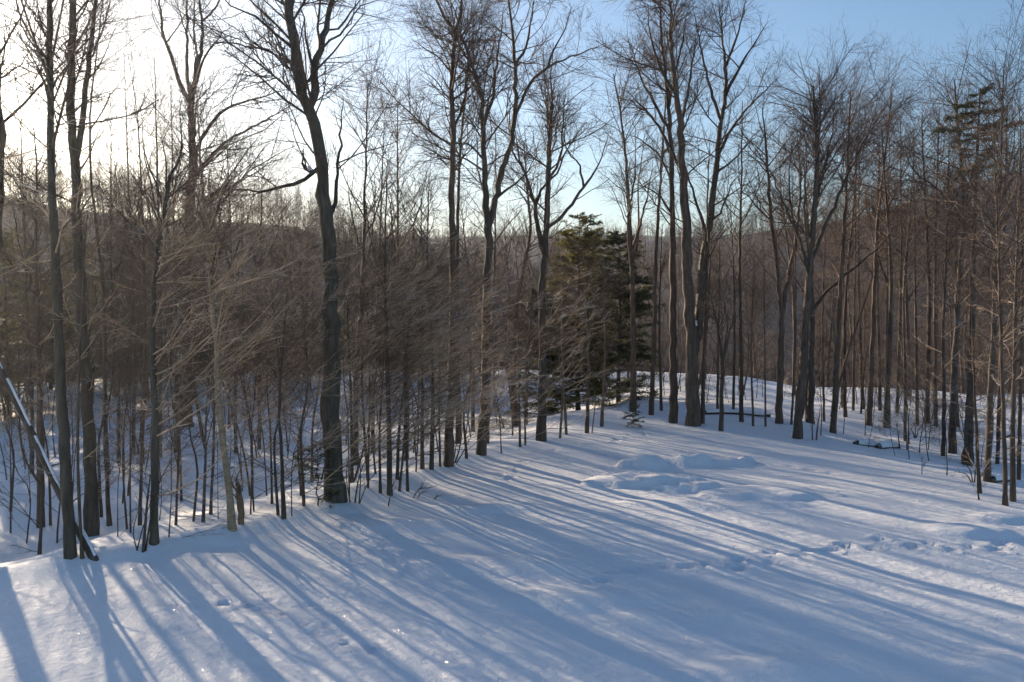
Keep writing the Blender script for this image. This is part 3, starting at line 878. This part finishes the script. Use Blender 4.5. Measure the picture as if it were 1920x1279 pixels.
# the spruce with its flat-boughed top
d_s = on_ground(1815, 872)
b_s = at(1815, 872, d_s); b_s[2] = ground_z(b_s[0], b_s[1])
root = thing("spruce_tree", "half dead spruce with dark flat boughs only near its top", "tree", b_s)
rng = np.random.default_rng(77)
P = smooth_line([b_s - np.array([0, 0, .3]), b_s, at(1820, 700, d_s), at(1825, 500, d_s), at(1828, 375, d_s), at(1833, 270, d_s), at(1838, 165, d_s)], 40)
R = stem_radii(40, .5 * 18 * d_s / F, .12, True, 10, rng)
a = Acc(); trunk_mesh(a, P, R, 10, rng); a.build("trunk", M_BARK, root, b_s)
bl = []
for (py, side, ext, rise) in ((168, 1, 20, -8), (172, -1, 18, 8), (185, -1, 42, 14), (178, 1, 12, -10), (205, 1, 30, 4), (208, -1, 34, 6), (212, 1, 48, -8), (222, -1, 30, 8), (214, -1, 60, 8), (232, 1, 40, 2), (238, -1, 76, 6),
                              (240, 1, 82, -8), (236, 1, 52, -12), (246, 1, 30, 4), (258, -1, 40, 8), (262, 1, 36, -6), (285, -1, 28, 6), (290, 1, 44, -4), (310, 1, 30, 2), (318, -1, 32, 4), (238, 1, 20, 2), (190, 1, 14, 2)):
    for q in range(2):
        x0 = float(np.interp(py, [165, 270, 375], [1838, 1833, 1828]))
        p0 = at(x0, py, d_s)
        dz = rng.uniform(-.7, .7)
        p2 = at(x0 + side * ext, py + rise + rng.uniform(-4, 4), d_s + dz)
        p1 = (p0 + p2) / 2 + np.array([0, 0, .06 * side * 0 - .05])
        bl.append(smooth_line([p0, p1, p2], 6))
for q in range(16):
    p0 = at(1836, rng.uniform(170, 330), d_s); az = rng.uniform(0, 6.28)
    e = np.array([math.cos(az), math.sin(az), rng.uniform(0, .25)]) * rng.uniform(.3, .8)
    bl.append(smooth_line([p0, p0 + e * .5 - np.array([0, 0, .03]), p0 + e], 6))
bl = np.array(bl)
a = Acc(); a.tubes(bl, np.linspace(.016, .005, 6)[None].repeat(len(bl), 0), 4); a.build("boughs", M_BARK, root, b_s)
a = Acc(); needle_sprays(rng, a, bl, np.full((len(bl), 6), .008), 30, (.16, .34, True), .055); a.build("needles", M_NEEDLE, root, b_s)
a = Acc()
P1, R1 = grow(rng, P[None], R[None], 60, .12, .8, (.5, 1.5, False), (65, 95), 6, .3, .02, .12, None, .3, .005, rmax=.015)
a.tubes(P1, R1, 4)
P2, R2 = grow(rng, P1, R1, 360, .2, 1, (.25, .5, True), (30, 60), 4, .6, .02, .12, None, .4, .0025); a.tubes(P2, R2, 3)
P3, R3 = grow(rng, P2, R2, 1400, .2, 1, (.25, .5, True), (30, 60), 3, .6, .02, .12, None, .4, .002); a.tubes(P3, R3, 3)
a.build("dead_branches", M_TWIG, root, b_s)


# ------------------------------------------------------------------ dead wood on the snow
def snow_ridge(acc, P, R, half=0.9, thick=0.5, rng=None):
    """a strip of snow lying along the top of a log P with radii R"""
    n = len(P); s = 7
    T = norm(np.gradient(P, axis=0))
    side = norm(np.cross(T, np.array([0, 0, 1.])))
    upv = norm(np.cross(side, T))
    vs = np.empty((n, s, 3))
    an = np.linspace(-1, 1, s)
    for i in range(n):
        e = math.sin(math.pi * min(1, max(0, (i + .4) / (n - .2)))) ** .4
        hh = R[i] * thick * e * (1 + (0.25 * rng.normal() if rng is not None else 0))
        for j in range(s):
            q = an[j] * half
            vs[i, j] = P[i] + side[i] * R[i] * math.sin(q * 1.25) + upv[i] * (R[i] * math.cos(q * 1.25) * .97 + hh * (1 - an[j] ** 2) ** .6)
    ix = np.arange(n * s).reshape(n, s)
    acc.grid(vs.reshape(-1, 3), np.stack([ix[:-1, :-1], ix[1:, :-1], ix[1:, 1:], ix[:-1, 1:]], -1).reshape(-1, 4))


def capped(acc, P, R, sides, rng, rough=.06):
    """a stem with its cut or broken ends closed"""
    P = np.vstack([P[:1], P, P[-1:]]); R = np.concatenate([[R[0] * .02], R, [R[-1] * .02]])
    trunk_mesh(acc, P, R, sides, rng, rough)


rng = np.random.default_rng(42)
d0 = on_ground(176, 1047)
foot = at(176, 1047, d0); foot[2] = ground_z(foot[0], foot[1])
root = thing("leaning_dead_trunk", "leaning dead trunk with a strip of snow along its upper side", "dead tree", foot)
tipp = at(-40, 610, d0 + 1.2)
P = smooth_line([foot + (foot - tipp) * .04, (foot * .7 + tipp * .3) + np.array([0, 0, -.06]), (foot * .35 + tipp * .65), tipp], 26)
R = np.linspace(.078, .05, 26) * (1 + .06 * rng.normal(size=26))
a = Acc(); capped(a, P, R, 10, rng); a.build("trunk", M_BARK_DARK, root, foot)
for i0, i1 in ((1, 8), (8, 13), (14, 19), (20, 24)):
    a = Acc(); snow_ridge(a, P[i0:i1 + 1], R[i0:i1 + 1], .34, .32, rng); a.build("snow_cap", M_SNOW, root, foot)
for (t_, dx, dz) in ((.25, .35, .25), (.4, .5, .1), (.55, -.4, .5), (.7, .45, .3)):
    a = Acc()
    p = P[int(t_ * 25)]
    a.tubes(smooth_line([p, p + np.array([dx * .5, .1, dz * .7]), p + np.array([dx, .15, dz])], 6)[None], np.linspace(.016, .005, 6)[None], 5)
    a.build("branch_stub", M_BARK, root, foot)

# torn stump beside the pale tree
b = gp(452, 984); b[2] = ground_z(b[0], b[1])
root = thing("broken_stump", "torn brown stump standing against the foot of the pale leaning tree", "stump", b)
k = .5 * 10 * on_ground(452, 984) / F
dS = on_ground(452, 984)
P = smooth_line([b - np.array([0, 0, .3]), b, at(451, 955, dS), at(449, 928, dS), at(444, 908, dS)], 12)
a = Acc(); capped(a, P, np.array([1.5, 1.35, 1.2, 1.15, 1.2, 1.25, 1.3, 1.35, 1.2, .9, .6, .3]) * k, 9, rng, .2); a.build("trunk", M_BARK_DEAD, root, b)
a = Acc()
for q in range(9):
    p = P[7 + q % 4] + rng.normal(size=3) * k * .5
    a.tubes(smooth_line([p, p + np.array([rng.normal() * .05, -.03, .16]), p + np.array([rng.normal() * .1, -.05, .3 + rng.random() * .15])], 5)[None], np.linspace(.022, .004, 5)[None], 4)
a.build("splinters", M_BARK_DEAD, root, b)


def log(label, name, p0, p1, w, seed, thick=.8, mat=None, lift=.6, cap=True, group=None, bend=.03):
    rng = np.random.default_rng(seed)
    A = gp(*p0); B = gp(*p1)
    d = on_ground(*p0); r = .5 * w * d / F
    A[2] = ground_z(A[0], A[1]) + r * lift; B[2] = ground_z(B[0], B[1]) + r * lift
    root = thing(name, label, "log", (A + B) / 2 - np.array([0, 0, r]), group)
    o = (A + B) / 2 - np.array([0, 0, r])
    n = max(10, int(np.linalg.norm(B - A) / .15))
    P = smooth_line([A, (A + B) / 2 + rng.normal(size=3) * bend, B], n)
    gz = np.array([ground_z(p[0], p[1]) for p in P])
    P[:, 2] = np.convolve(np.pad(gz, 3, mode='edge'), np.ones(7) / 7, 'valid') + r * lift
    R = np.linspace(r, r * .75, n) * (1 + .05 * rng.normal(size=n))
    a = Acc(); capped(a, P, R, 9, rng); a.build("trunk", mat or M_BARK, root, o)
    if cap:
        a = Acc(); snow_ridge(a, P[1:-1], R[1:-1], 1.2, thick, rng); a.build("snow_cap", M_SNOW, root, o)
    return root


log("dark log under a thick cap of snow at the edge of the clearing", "snow_capped_log", (1602, 833), (1646, 839), 11, 61, 1.5, lift=.3)
log("shorter log with broken end and snow cap, right of the longer capped log", "snow_capped_log", (1645, 841), (1684, 840), 12, 62, 1.5, lift=.35)
log("long thin fallen trunk lying behind the small forked tree", "fallen_tree", (1316, 777), (1445, 784), 8, 63, .6, lift=.9, bend=.12)
log("snow covered rock-like log beneath the shaggy tree right of the spruce", "snow_covered_log", (1858, 905), (1895, 903), 12, 64, 1.0)


def sticks(label, name, spots, seed, cat="branch", mat=None, group=None):
    """a fallen branch or a many-stemmed shrub: traced stems rising from one root"""
    rng = np.random.default_rng(seed)
    b = gp(*spots[0][0][0]); b[2] = ground_z(b[0], b[1])
    d = on_ground(*spots[0][0][0])
    root = thing(name, label, cat, b, group)
    st = []; a = Acc()
    for pts, w in spots:
        sl = rng.uniform(-.3, .3)
        p = [at(q[0], q[1], d + sl * i * .3) for i, q in enumerate(pts)]
        p[0] = np.array([p[0][0], p[0][1], min(p[0][2], ground_z(p[0][0], p[0][1])) - .12])
        P = smooth_line(p, 10); R = np.linspace(1, .3, 10) * .5 * w * d / F
        a.tubes(P[None], R[None], 6); st.append((P, R, 1., None))
    a.build("stems", mat or M_BARK, root, b)
    PS = np.stack([s[0] for s in st]); RS = np.stack([s[1] for s in st])
    a = Acc()
    P1, R1 = grow(rng, PS, RS, len(st) * 7, .3, 1, (.2, .45, True), (25, 60), 5, .6, .06, .1, None, .4, .003); a.tubes(P1, R1, 4)
    P2, R2 = grow(rng, P1, R1, len(P1) * 5, .2, 1, (.3, .6, True), (25, 55), 3, .6, .04, .1, None, .4, .002); a.tubes(P2, R2, 3)
    a.build("twigs", M_TWIG, root, b)


sticks("dark many-stemmed shrub leaning out at the foot of the snapped grey tree", "shrub", [([(267, 1038), (272, 990), (276, 940), (282, 890)], 7), ([(262, 1036), (250, 1000), (258, 960)], 3), ([(270, 1038), (285, 960), (305, 890), (345, 840)], 4), ([(252, 1036), (265, 1000), (285, 930)], 3)], 71, "shrub")
sticks("shrub with slanting stems growing out beside the tall forked dark tree", "shrub", [([(850, 868), (862, 840), (868, 800)], 4), ([(851, 868), (870, 845), (885, 815)], 3), ([(848, 868), (856, 830), (860, 790)], 3)], 72, "shrub")
sticks("bare brush tangled at the right side of the massive mossy trunk", "brush", [([(664, 948), (672, 900), (690, 850)], 4), ([(668, 950), (690, 905), (712, 880)], 3), ([(672, 952), (676, 890), (670, 830)], 3), ([(726, 944), (735, 915), (748, 890)], 3), ([(660, 948), (650, 900), (655, 840)], 3)], 73, "brush")
sticks("fallen branch lying in the snow below the slim young trunks", "fallen_branch", [([(770, 935), (785, 918), (805, 915), (822, 910)], 3), ([(775, 930), (790, 925), (800, 922)], 2.5)], 74)
sticks("crooked stick poking from the snow before the slim young trunks", "fallen_branch", [([(808, 935), (818, 931), (828, 928)], 3)], 75)
sticks("low bare bush in the snow under the clump left of the spruce", "bush", [([(1716, 822), (1712, 812), (1706, 800)], 2.5), ([(1716, 822), (1722, 808), (1730, 796)], 2.5), ([(1716, 822), (1716, 806), (1715, 790)], 2.5)], 76, "bush")
sticks("snow-dusted branchy bush between the spruce and the pale sapling", "bush", [([(1826, 905), (1818, 880), (1800, 862)], 3), ([(1827, 905), (1830, 870), (1838, 845)], 3), ([(1826, 905), (1812, 890), (1790, 885)], 3), ([(1828, 905), (1845, 885), (1862, 872)], 3)], 77, "bush")
sticks("thin twiggy sprout standing in the snow near the leaning tree", "sprout", [([(1530, 826), (1533, 800), (1538, 770)], 4), ([(1524, 824), (1523, 800), (1524, 780)], 3)], 78, "sprout")
sticks("thin sprouts rising from the snow right of the capped logs", "sprout", [([(1688, 842), (1684, 815), (1680, 790)], 3), ([(1701, 842), (1699, 810), (1690, 780)], 3)], 79, "sprout")
sticks("lone wispy twigs standing in the shaded snow right of the capped logs", "sprout", [([(1775, 892), (1776, 872), (1774, 855)], 3), ([(1729, 868), (1729, 855)], 2)], 80, "sprout")
sticks("thin crooked stem sprouting from the snow before the bare pair", "sprout", [([(1837, 938), (1833, 915), (1832, 890)], 4)], 81, "sprout")

# ------------------------------------------------------------------ young trees that stand along the edge
YOUNG = "%s slim young tree counted from the massive mossy tree towards the tall forked one"
YORD = ("third", "fourth", "fifth", "sixth", "seventh", "eighth", "second", "first")
for i, (bx, by, w, tx, ty) in enumerate(((713, 925, 6, 722, 560), (731, 929, 11, 724, 330), (749, 921, 5, 765, 600), (764, 921, 6, 770, 560), (792, 879, 8, 790, 380), (809, 880, 9, 805, 330), (690, 900, 6, 672, 470), (660, 905, 7, 655, 430))):
    hero(YOUNG % YORD[i], (bx, by), w, [((bx * 2 + tx) / 3 + (i % 3 - 1) * 4, (by * 2 + ty) / 3), ((bx + tx * 2) / 3 - (i % 2) * 5, (by + ty * 2) / 3)], seed=100 + i, name="young_tree", top=(tx, ty),
         group="young trees along the middle of the clearing edge", n1=12, t0=.35, len1=(.7, 1.8, False), dens=(5, 4, 1), low=20, low_len=(1.2, 2.8, False), low_t=(.15, .8), low_bias=OUT, low_dens=(7, 6),
         bark=M_BARK_GREEN if i % 2 else M_BARK, low_mat=M_TWIG_PALE if i % 2 else M_TWIG, sides=8)
SLENDER = ("slender tree with a fan of fine upright limbs just right of the massive mossy tree", "slender tree of wispy twigs behind the snapped grey tree's top",
           "slender twiggy tree behind the slim tree next to the two-stemmed one", "slender tree close left of the big many-limbed tree's trunk",
           "slender wispy tree against the glare left of the tall straight tree", "slender upright tree half way between the massive mossy and tall forked trees",
           "slender tree under the sweeping right limbs of the many-limbed tree", "slender short-topped tree behind the massive tree's long low limb",
           "slender tree second to the right behind the massive mossy trunk", "slender tall wisp of a tree between the two-stemmed and snapped trees")
for i, (bx, by, w, tx, ty) in enumerate(((668, 872, 11, 690, 150), (300, 858, 8, 290, 110), (222, 868, 7, 208, 190), (330, 848, 8, 320, 160), (60, 888, 8, 38, 190), (762, 862, 9, 745, 190), (442, 850, 7, 424, 240), (486, 842, 7, 492, 300), (700, 850, 8, 720, 230), (250, 850, 7, 232, 90))):
    mx_, my_ = (bx + tx) / 2, (by * .55 + ty * .45)
    hero(SLENDER[i], (bx, by), w, [(bx + math.sin(i * 3.1) * 4, by * .75 + ty * .25), (mx_ + math.sin(i * 2.3) * 6, my_)], seed=270 + i, name="slender_tree", top=(tx, ty), group="slender trees against the sky",
         limbs=[([(mx_ + 2, my_ - 60), (mx_ - 18, my_ - 140), (mx_ - 30, my_ - 230)], 4.5, .3), ([(mx_ + 3, my_ - 90), (mx_ + 30, my_ - 160), (mx_ + 48, my_ - 240)], 4.5, -.3), ([(mx_ + 2, my_ - 20), (mx_ + 20, my_ - 110), (mx_ + 24, my_ - 210)], 4.5, .5)],
         n1=22, t0=.4, len1=(.8, 2.2, False), ang1=(24, 50), dens=(6, 5, 1), up=.09, twig=M_TWIG_PALE if i % 2 else M_TWIG, sides=8)  # every other crown takes pale twigs: a hazy look put into the colour
SPRAY = "understorey beech with long flat sprays of pale twigs reaching over the bank"
for i, (bx, by, w, tx, ty, nl, ll) in enumerate(((20, 1000, 8, 10, 520, 11, 2.4), (95, 985, 8, 80, 540, 11, 2.4), (190, 970, 8, 178, 530, 13, 2.6), (245, 1000, 8, 250, 480, 17, 3.0), (330, 985, 8, 325, 430, 26, 3.4),
                                          (395, 965, 8, 380, 470, 34, 3.4), (470, 965, 8, 455, 440, 36, 3.6), (510, 945, 8, 500, 480, 34, 3.4), (570, 950, 8, 560, 470, 34, 3.4), (655, 930, 8, 650, 440, 34, 3.2),
                                          (690, 915, 8, 700, 500, 34, 3.2), (745, 900, 8, 752, 470, 34, 3.2), (780, 885, 8, 775, 500, 32, 3.2), (825, 875, 7, 820, 520, 30, 3.0), (875, 860, 7, 872, 540, 30, 3.0), (940, 850, 7, 935, 560, 28, 3.0),
                                          (985, 835, 7, 990, 560, 26, 3.0), (1050, 822, 6, 1036, 530, 22, 3.0), (1110, 812, 6, 1096, 560, 16, 2.6))):
    hero(SPRAY, (bx, by), w * (.4 + .2 * (i % 3)), [(bx + math.sin(i * 5.3) * 6, by * .7 + ty * .3), ((bx + tx) / 2 + math.sin(i * 4.1) * 12, (by + ty) / 2)], seed=230 + i, name="understorey_beech", top=(tx, ty), group="understorey beeches along the clearing edge",
         n1=10, t0=.4, len1=(.7, 1.8, False), dens=(4, 4, 1), low=nl, low_len=(ll * .45, ll, False), low_t=(.10, .97), low_ang=(48, 76), low_bias=OUT * (1.3 if i % 4 else .2), rmin=.003, sides=7, low_dens=(10, 6),
         low_mat=M_TWIG_PALE if i % 3 else M_TWIG)
GULLY = "thin bare sapling rooted in the snowy gully behind the pale leaning tree"
for i, (bx, by, w, tx, ty) in enumerate((bx, by, w * (.4 + .28 * (i_ % 4)), tx + 26 * math.sin(i_ * 2.7), ty) for i_, (bx, by, w, tx, ty) in enumerate(((221, 1007, 5, 232, 700), (317, 1009, 4, 318, 720), (363, 978, 5, 360, 640), (381, 979, 5, 378, 600), (409, 974, 4, 412, 640), (476, 959, 5, 470, 600), (521, 966, 6, 520, 520),
                                          (532, 974, 7, 538, 540), (547, 970, 5, 560, 600), (50, 1019, 4, 44, 700), (107, 1019, 4, 110, 740), (74, 1040, 5, 60, 640), (455, 920, 5, 452, 600), (500, 930, 5, 505, 560), (565, 930, 5, 572, 560),
                                          (340, 940, 4, 345, 640), (430, 900, 4, 428, 620), (240, 930, 5, 246, 620), (20, 960, 5, 14, 600), (585, 905, 5, 590, 560), (300, 900, 5, 305, 600), (270, 870, 5, 262, 560), (205, 890, 5, 214, 560)))):
    hero(GULLY, (bx, by), w, [(bx + math.sin(i * 7.1) * 7, by * .7 + ty * .3), ((bx + tx) / 2 + math.sin(i * 3.3) * 14, (by + ty) / 2)], seed=140 + i, name="sapling", top=(tx, ty), group="saplings in the gully",
         n1=7, t0=.4, len1=(.5, 1.3, False), dens=(4, 4, 1), low=8, low_len=(.5, 1.5, False), low_t=(.05, .9), sides=6, low_dens=(5, 4), low_mat=M_TWIG)
HEAD = "slim bare tree in the open wood beyond the head of the clearing"
for i, (bx, by, w, tx, ty) in enumerate(((1412, 799, 5, 1416, 470), (1435, 800, 4, 1432, 430), (1484, 796, 5, 1490, 400), (1618, 768, 7, 1612, 260), (1720, 796, 7, 1712, 240), (1100, 812, 8, 1096, 470), (1062, 815, 6, 1056, 500),
                                          (975, 838, 5, 970, 520), (1128, 800, 7, 1132, 480), (1545, 790, 5, 1550, 380), (1660, 790, 6, 1668, 250), (1682, 775, 7, 1688, 220), (1755, 800, 8, 1762, 200), (1870, 870, 8, 1890, 180), (1910, 900, 8, 1912, 170),
                                          (1240, 770, 6, 1242, 420), (1345, 775, 6, 1350, 420), (1375, 770, 6, 1370, 380), (1650, 770, 7, 1650, 230), (1600, 770, 6, 1606, 250))):
    hero(HEAD, (bx, by), w, [((bx + tx) / 2 + (i % 3 - 1) * 5, (by + ty) / 2)], seed=180 + i, name="slim_tree", top=(tx, ty), group="slim trees beyond the head of the clearing", bark=M_BARK_RED,
         n1=14, t0=.4, len1=(.7, 1.8, False), dens=(5, 4, 1), low=6, low_len=(.5, 1.4, False), low_t=(.2, .7), sides=7, low_dens=(5, 4), low_mat=M_TWIG, twig=M_TWIG_RED)


# ------------------------------------------------------------------ the wood behind: shared tree shapes, one object for each tree
def forest_parts(seed, h, r0, forks, n1, t0, dens, low):
    rng = np.random.default_rng(seed)
    n = 22
    sway = rng.normal(size=2) * .35
    z = np.linspace(-.4, h, n); f = np.clip(z / h, 0, 1)
    P = np.stack([sway[0] * f ** 1.6 * 2 + .12 * np.sin(f * 7 + seed), sway[1] * f ** 1.6 * 2 + .1 * np.cos(f * 6 + seed), z], 1)
    P[:, :2] -= P[1:2, :2]
    R = stem_radii(n, r0, .12, True, h, rng)
    t = Acc(); trunk_mesh(t, P, R, 8, rng)
    st = [(P, R, 1., None)]
    for q in range(forks):
        k = int(n * rng.uniform(.35, .6)); az = rng.random() * 6.28
        L = (h - P[k, 2]) * rng.uniform(.7, .95)
        o = P[k]; e = np.array([math.cos(az), math.sin(az), 0])
        LP = smooth_line([o, o + e * L * .16 + np.array([0, 0, L * .28]), o + e * L * .3 + np.array([0, 0, L * .62]), o + e * L * .38 + np.array([0, 0, L])], 14)
        LR = stem_radii(14, R[k] * .7, .15, False, L, rng)
        trunk_mesh(t, LP, LR, 7, rng, .04); st.append((LP, LR, 1., .2))
    c = Acc()
    crown(rng, c, st, n1, t0, (.9, 2.6, False), (34, 68), dens, .075, None, rmin=.003)
    if low:
        P1, R1 = grow(rng, P[None], R[None], low, .1, .6, (.5, 1.8, False), (55, 85), 5, .3, .03, .1, None, .4, .005, rmax=.02); c.tubes(P1, R1, 3)
        P2, R2 = grow(rng, P1, R1, low * 6, .2, 1, (.25, .5, True), (30, 55), 4, .6, .02, .1, None, .4, .0035); c.tubes(P2, R2, 3)
        P3, R3 = grow(rng, P2, R2, low * 18, .2, 1, (.25, .5, True), (30, 55), 3, .6, .02, .1, None, .4, .003); c.tubes(P3, R3, 3)
    return t, c


PROTO = []
for i, (h, r0, fk, n1, t0, dens, low) in enumerate(((14.5, .15, 2, 34, .4, (6, 5, 2), 16), (13, .12, 1, 30, .42, (6, 5, 2), 20), (15, .17, 3, 40, .42, (6, 5, 2), 12), (11.5, .09, 0, 24, .4, (6, 5, 2), 24),
                                                    (12.5, .11, 2, 32, .35, (6, 5, 2), 18), (9.5, .07, 1, 24, .3, (6, 4, 2), 24), (6.0, .04, 0, 16, .25, (5, 4, 2), 26), (4.2, .03, 1, 12, .2, (5, 4, 2), 20))):
    t, c = forest_parts(500 + i, h, r0, fk, n1, t0, dens, low)
    PROTO.append((t.mesh("trunk", M_BARK_RED if i % 2 else M_BARK), c.mesh("crown", M_TWIG_RED if i % 3 == 0 else M_TWIG), h))

for i, (h, r0, low) in enumerate(((6.5, .035, 34), (5.2, .028, 30), (7.5, .04, 38))):
    rngp = np.random.default_rng(560 + i)
    zz = np.linspace(-.3, h, 14)
    Pp = np.stack([.18 * np.sin(zz * .7 + i), .15 * np.cos(zz * .8 + i) - .15, zz], 1); Pp[:, :2] -= Pp[1, :2]
    Rp = stem_radii(14, r0, .12, True, h, rngp)
    t = Acc(); trunk_mesh(t, Pp, Rp, 7, rngp)
    c = Acc()
    P1, R1 = grow(rngp, Pp[None], Rp[None], low, .25, .98, (1.2, 2.6, False), (45, 74), 7, .4, .05, .07, [.9, 0, 0], .5, .005, rmax=.016); c.tubes(P1, R1, 3)
    P2, R2 = grow(rngp, P1, R1, low * 8, .15, 1, (.25, .6, True), (14, 40), 4, .6, .03, .08, None, .5, .0035); c.tubes(P2, R2, 3)
    P3, R3 = grow(rngp, P2, R2, low * 48, .1, 1, (.3, .7, True), (16, 42), 2, .7, .03, .1, None, .4, .003); c.spikes(P3, R3)
    PROTO.append((t.mesh("trunk", M_BARK), c.mesh("crown", M_TWIG_PALE if i == 1 else M_TWIG), h))

KINDS = {"thicket": "twiggy sapling of the thicket that screens the shaded gully", "tall": "tall bare tree crowding the wooded slope beyond the clearing", "small": "low bare tree of the understorey beneath the tall trees on the slope"}
GRP = {"thicket": "thicket saplings in the gully", "tall": "tall trees of the wood behind", "small": "understorey of the wood behind"}


rtilt = np.random.default_rng(4)


def plant(kind, x, y, pi, s, rz):
    z = ground_z(x, y)
    r = thing({"tall": "forest_tree", "small": "understorey_tree", "thicket": "thicket_sapling", "floor": "forest_sapling"}[kind], KINDS[kind], "tree", (x, y, z - .05), GRP[kind])
    tl = .035 if kind == 'tall' else .09
    r.rotation_euler = (rtilt.normal() * tl, rtilt.normal() * tl, rz); r.scale = (s, s, s)
    for nm, me in (("trunk", PROTO[pi][0]), ("crown", PROTO[pi][1])):
        o = bpy.data.objects.new(nm, me); COL.objects.link(o); o.parent = r


rng = np.random.default_rng(9)
pts = []
tries = 0
cnt = {"tall": 0, "small": 0}
while tries < 6000 and (cnt["tall"] < 230 or cnt["small"] < 150):
    tries += 1
    kind = "tall" if rng.random() < .6 else "small"
    if cnt[kind] >= (230 if kind == "tall" else 150):
        continue
    y = 30 + 80 * rng.random() ** (1.0 if kind == "tall" else 1.5)
    a = rng.uniform(-180, 2230)
    x = (a - 960) / F * y
    dl = float(np.interp(y, XL_Y, XL_X)) - x; dr = x - float(np.interp(y, XR_Y, XR_X))
    if max(dl, dr) < 3 and y < 41:
        continue
    if y < 36 and 0 < a < 700 and kind == "tall":
        continue
    md = 2.2 if kind == "tall" else 1.4
    if any((x - p[0]) ** 2 + (y - p[1]) ** 2 < md * md for p in pts):
        continue
    pts.append((x, y))
    lim = 1.0
    if 560 < a < 1150:
        lim = .72 if y < 75 else .85
    pi = int(rng.integers(0, 6)) if kind == "tall" else int(rng.integers(5, 8))
    s = rng.uniform(.6, 1.05)
    gz = ground_z(x, y)
    free = rng.random()
    line = np.interp(a, [-200, 300, 560, 700, 1000, 1150, 1400, 1700, 2000], [300, 340, 400, 430, 440, 440, 430, 380, 330]) + rng.normal() * 30
    if y < 55 and a > 1150:
        line -= 150 * (free > .45)
    elif free > .9:
        line -= 80
    hmax = CAM_Z + (HORIZON - line) / F * y - gz
    s = min(s, max(.28, hmax / PROTO[pi][2]))
    if a < -20 and rng.random() < .5:
        continue
    plant(kind, x, y, pi, s, rng.random() * 6.28)
    cnt[kind] += 1


rng = np.random.default_rng(19)
cnt_t = 0
while cnt_t < 62:
    y = rng.uniform(18, 46); a = rng.uniform(-60, 1010)
    x = (a - 960) / F * y
    dl = float(np.interp(y, XL_Y, XL_X)) - x
    if dl < 1.2 or any((x - p[0]) ** 2 + (y - p[1]) ** 2 < .8 for p in pts):
        continue
    pts.append((x, y))
    plant("thicket", x, y, 8 + int(rng.integers(0, 3)), rng.uniform(.6, 1.05) * (.72 if a < 380 else 1), rng.normal() * .9 - .2)
    cnt_t += 1


KINDS["floor"] = "thin low sapling standing in the dappled snow of the open wood"
GRP["floor"] = "low saplings on the open forest floor"
cnt_t = 0
while cnt_t < 70:
    y = rng.uniform(25, 46); a = rng.uniform(1180, 1960)
    x = (a - 960) / F * y
    dr = x - float(np.interp(y, XR_Y, XR_X))
    if (dr < .8 and y < 35) or any((x - p[0]) ** 2 + (y - p[1]) ** 2 < .6 for p in pts):
        continue
    pts.append((x, y))
    plant("floor", x, y, 6 + int(rng.integers(0, 5)), rng.uniform(.22, .62), rng.random() * 6.28)
    cnt_t += 1


# ------------------------------------------------------------------ far woods that read as one mass
def far_wood(name, label, seed, n, y0, y1, a0, a1, h, nb, w):
    rng = np.random.default_rng(seed)
    y = np.sqrt(rng.uniform(y0 ** 2, y1 ** 2, n)); x = (rng.uniform(a0, a1, n) - 960) / F * y
    z = terrain(x, y, False)
    hh = h * rng.uniform(.65, 1.15, n)
    a = Acc()
    P = np.stack([np.stack([x, y, z - .3], 1), np.stack([x + rng.normal(size=n) * .3, y, z + hh * .55], 1), np.stack([x + rng.normal(size=n) * .6, y + rng.normal(size=n) * .6, z + hh], 1)], 1)
    a.tubes(P, np.array([1.3, .8, .25])[None] * (w * 1.2) * np.ones((n, 1)), 3)
    i = np.repeat(np.arange(n), nb)
    m = len(i)
    t = rng.uniform(.22, .97, m)
    o = np.stack([x[i], y[i], z[i] + hh[i] * t], 1)
    az = rng.random(m) * 6.28
    L = hh[i] * rng.uniform(.1, .3, m) * (1.15 - t * .75)
    D = np.stack([np.cos(az), np.sin(az), rng.uniform(.35, 1.6, m)], 1); D = norm(D) * L[:, None]
    S = norm(np.cross(D, rng.normal(size=(m, 3)))) * w * .8
    q = o + D * rng.uniform(0, .5, m)[:, None]
    a.tris(q - S, q + S, q + D)
    o = a.build(name, M_FAR, None, (0, 0, 0), smooth=False)
    o["kind"] = "stuff"; o["label"] = label; o["category"] = "woods"


far_wood("hilltop_woods", "bare woods along the crest of the hill towards the sun", 904, 520, 160, 196, -250, 900, 10.5, 70, .03)
far_wood("near_hill_woods", "bare woods covering the hillside towards the sun", 901, 1300, 95, 180, -350, 1000, 10.0, 60, .03)
far_wood("right_hill_woods", "bare woods covering the slope that climbs behind the spruce", 902, 2000, 100, 285, 780, 2150, 9.0, 44, .035)
far_wood("distant_ridge_woods", "bare woods on the low grey ridge far across the valley", 903, 2000, 420, 690, 350, 1650, 9.0, 26, .12)


# ------------------------------------------------------------------ the air
bpy.ops.mesh.primitive_cube_add(size=1, location=(0, 450, 31))
hz = bpy.context.object
hz.name = "haze"; hz.scale = (2400, 1700, 110)
hz["kind"] = "stuff"; hz["label"] = "thin cold haze in the valley air"
mh = bpy.data.materials.new("haze"); mh.use_nodes = True
nt = mh.node_tree; nt.nodes.clear()
pv = nt.nodes.new("ShaderNodeVolumePrincipled")
pv.inputs["Color"].default_value = (0.86, 0.92, 1.0, 1)
pv.inputs["Density"].default_value = 0.00028
pv.inputs["Anisotropy"].default_value = 0.72
nt.links.new(pv.outputs[0], nt.nodes.new("ShaderNodeOutputMaterial").inputs["Volume"])
hz.data.materials.append(mh)
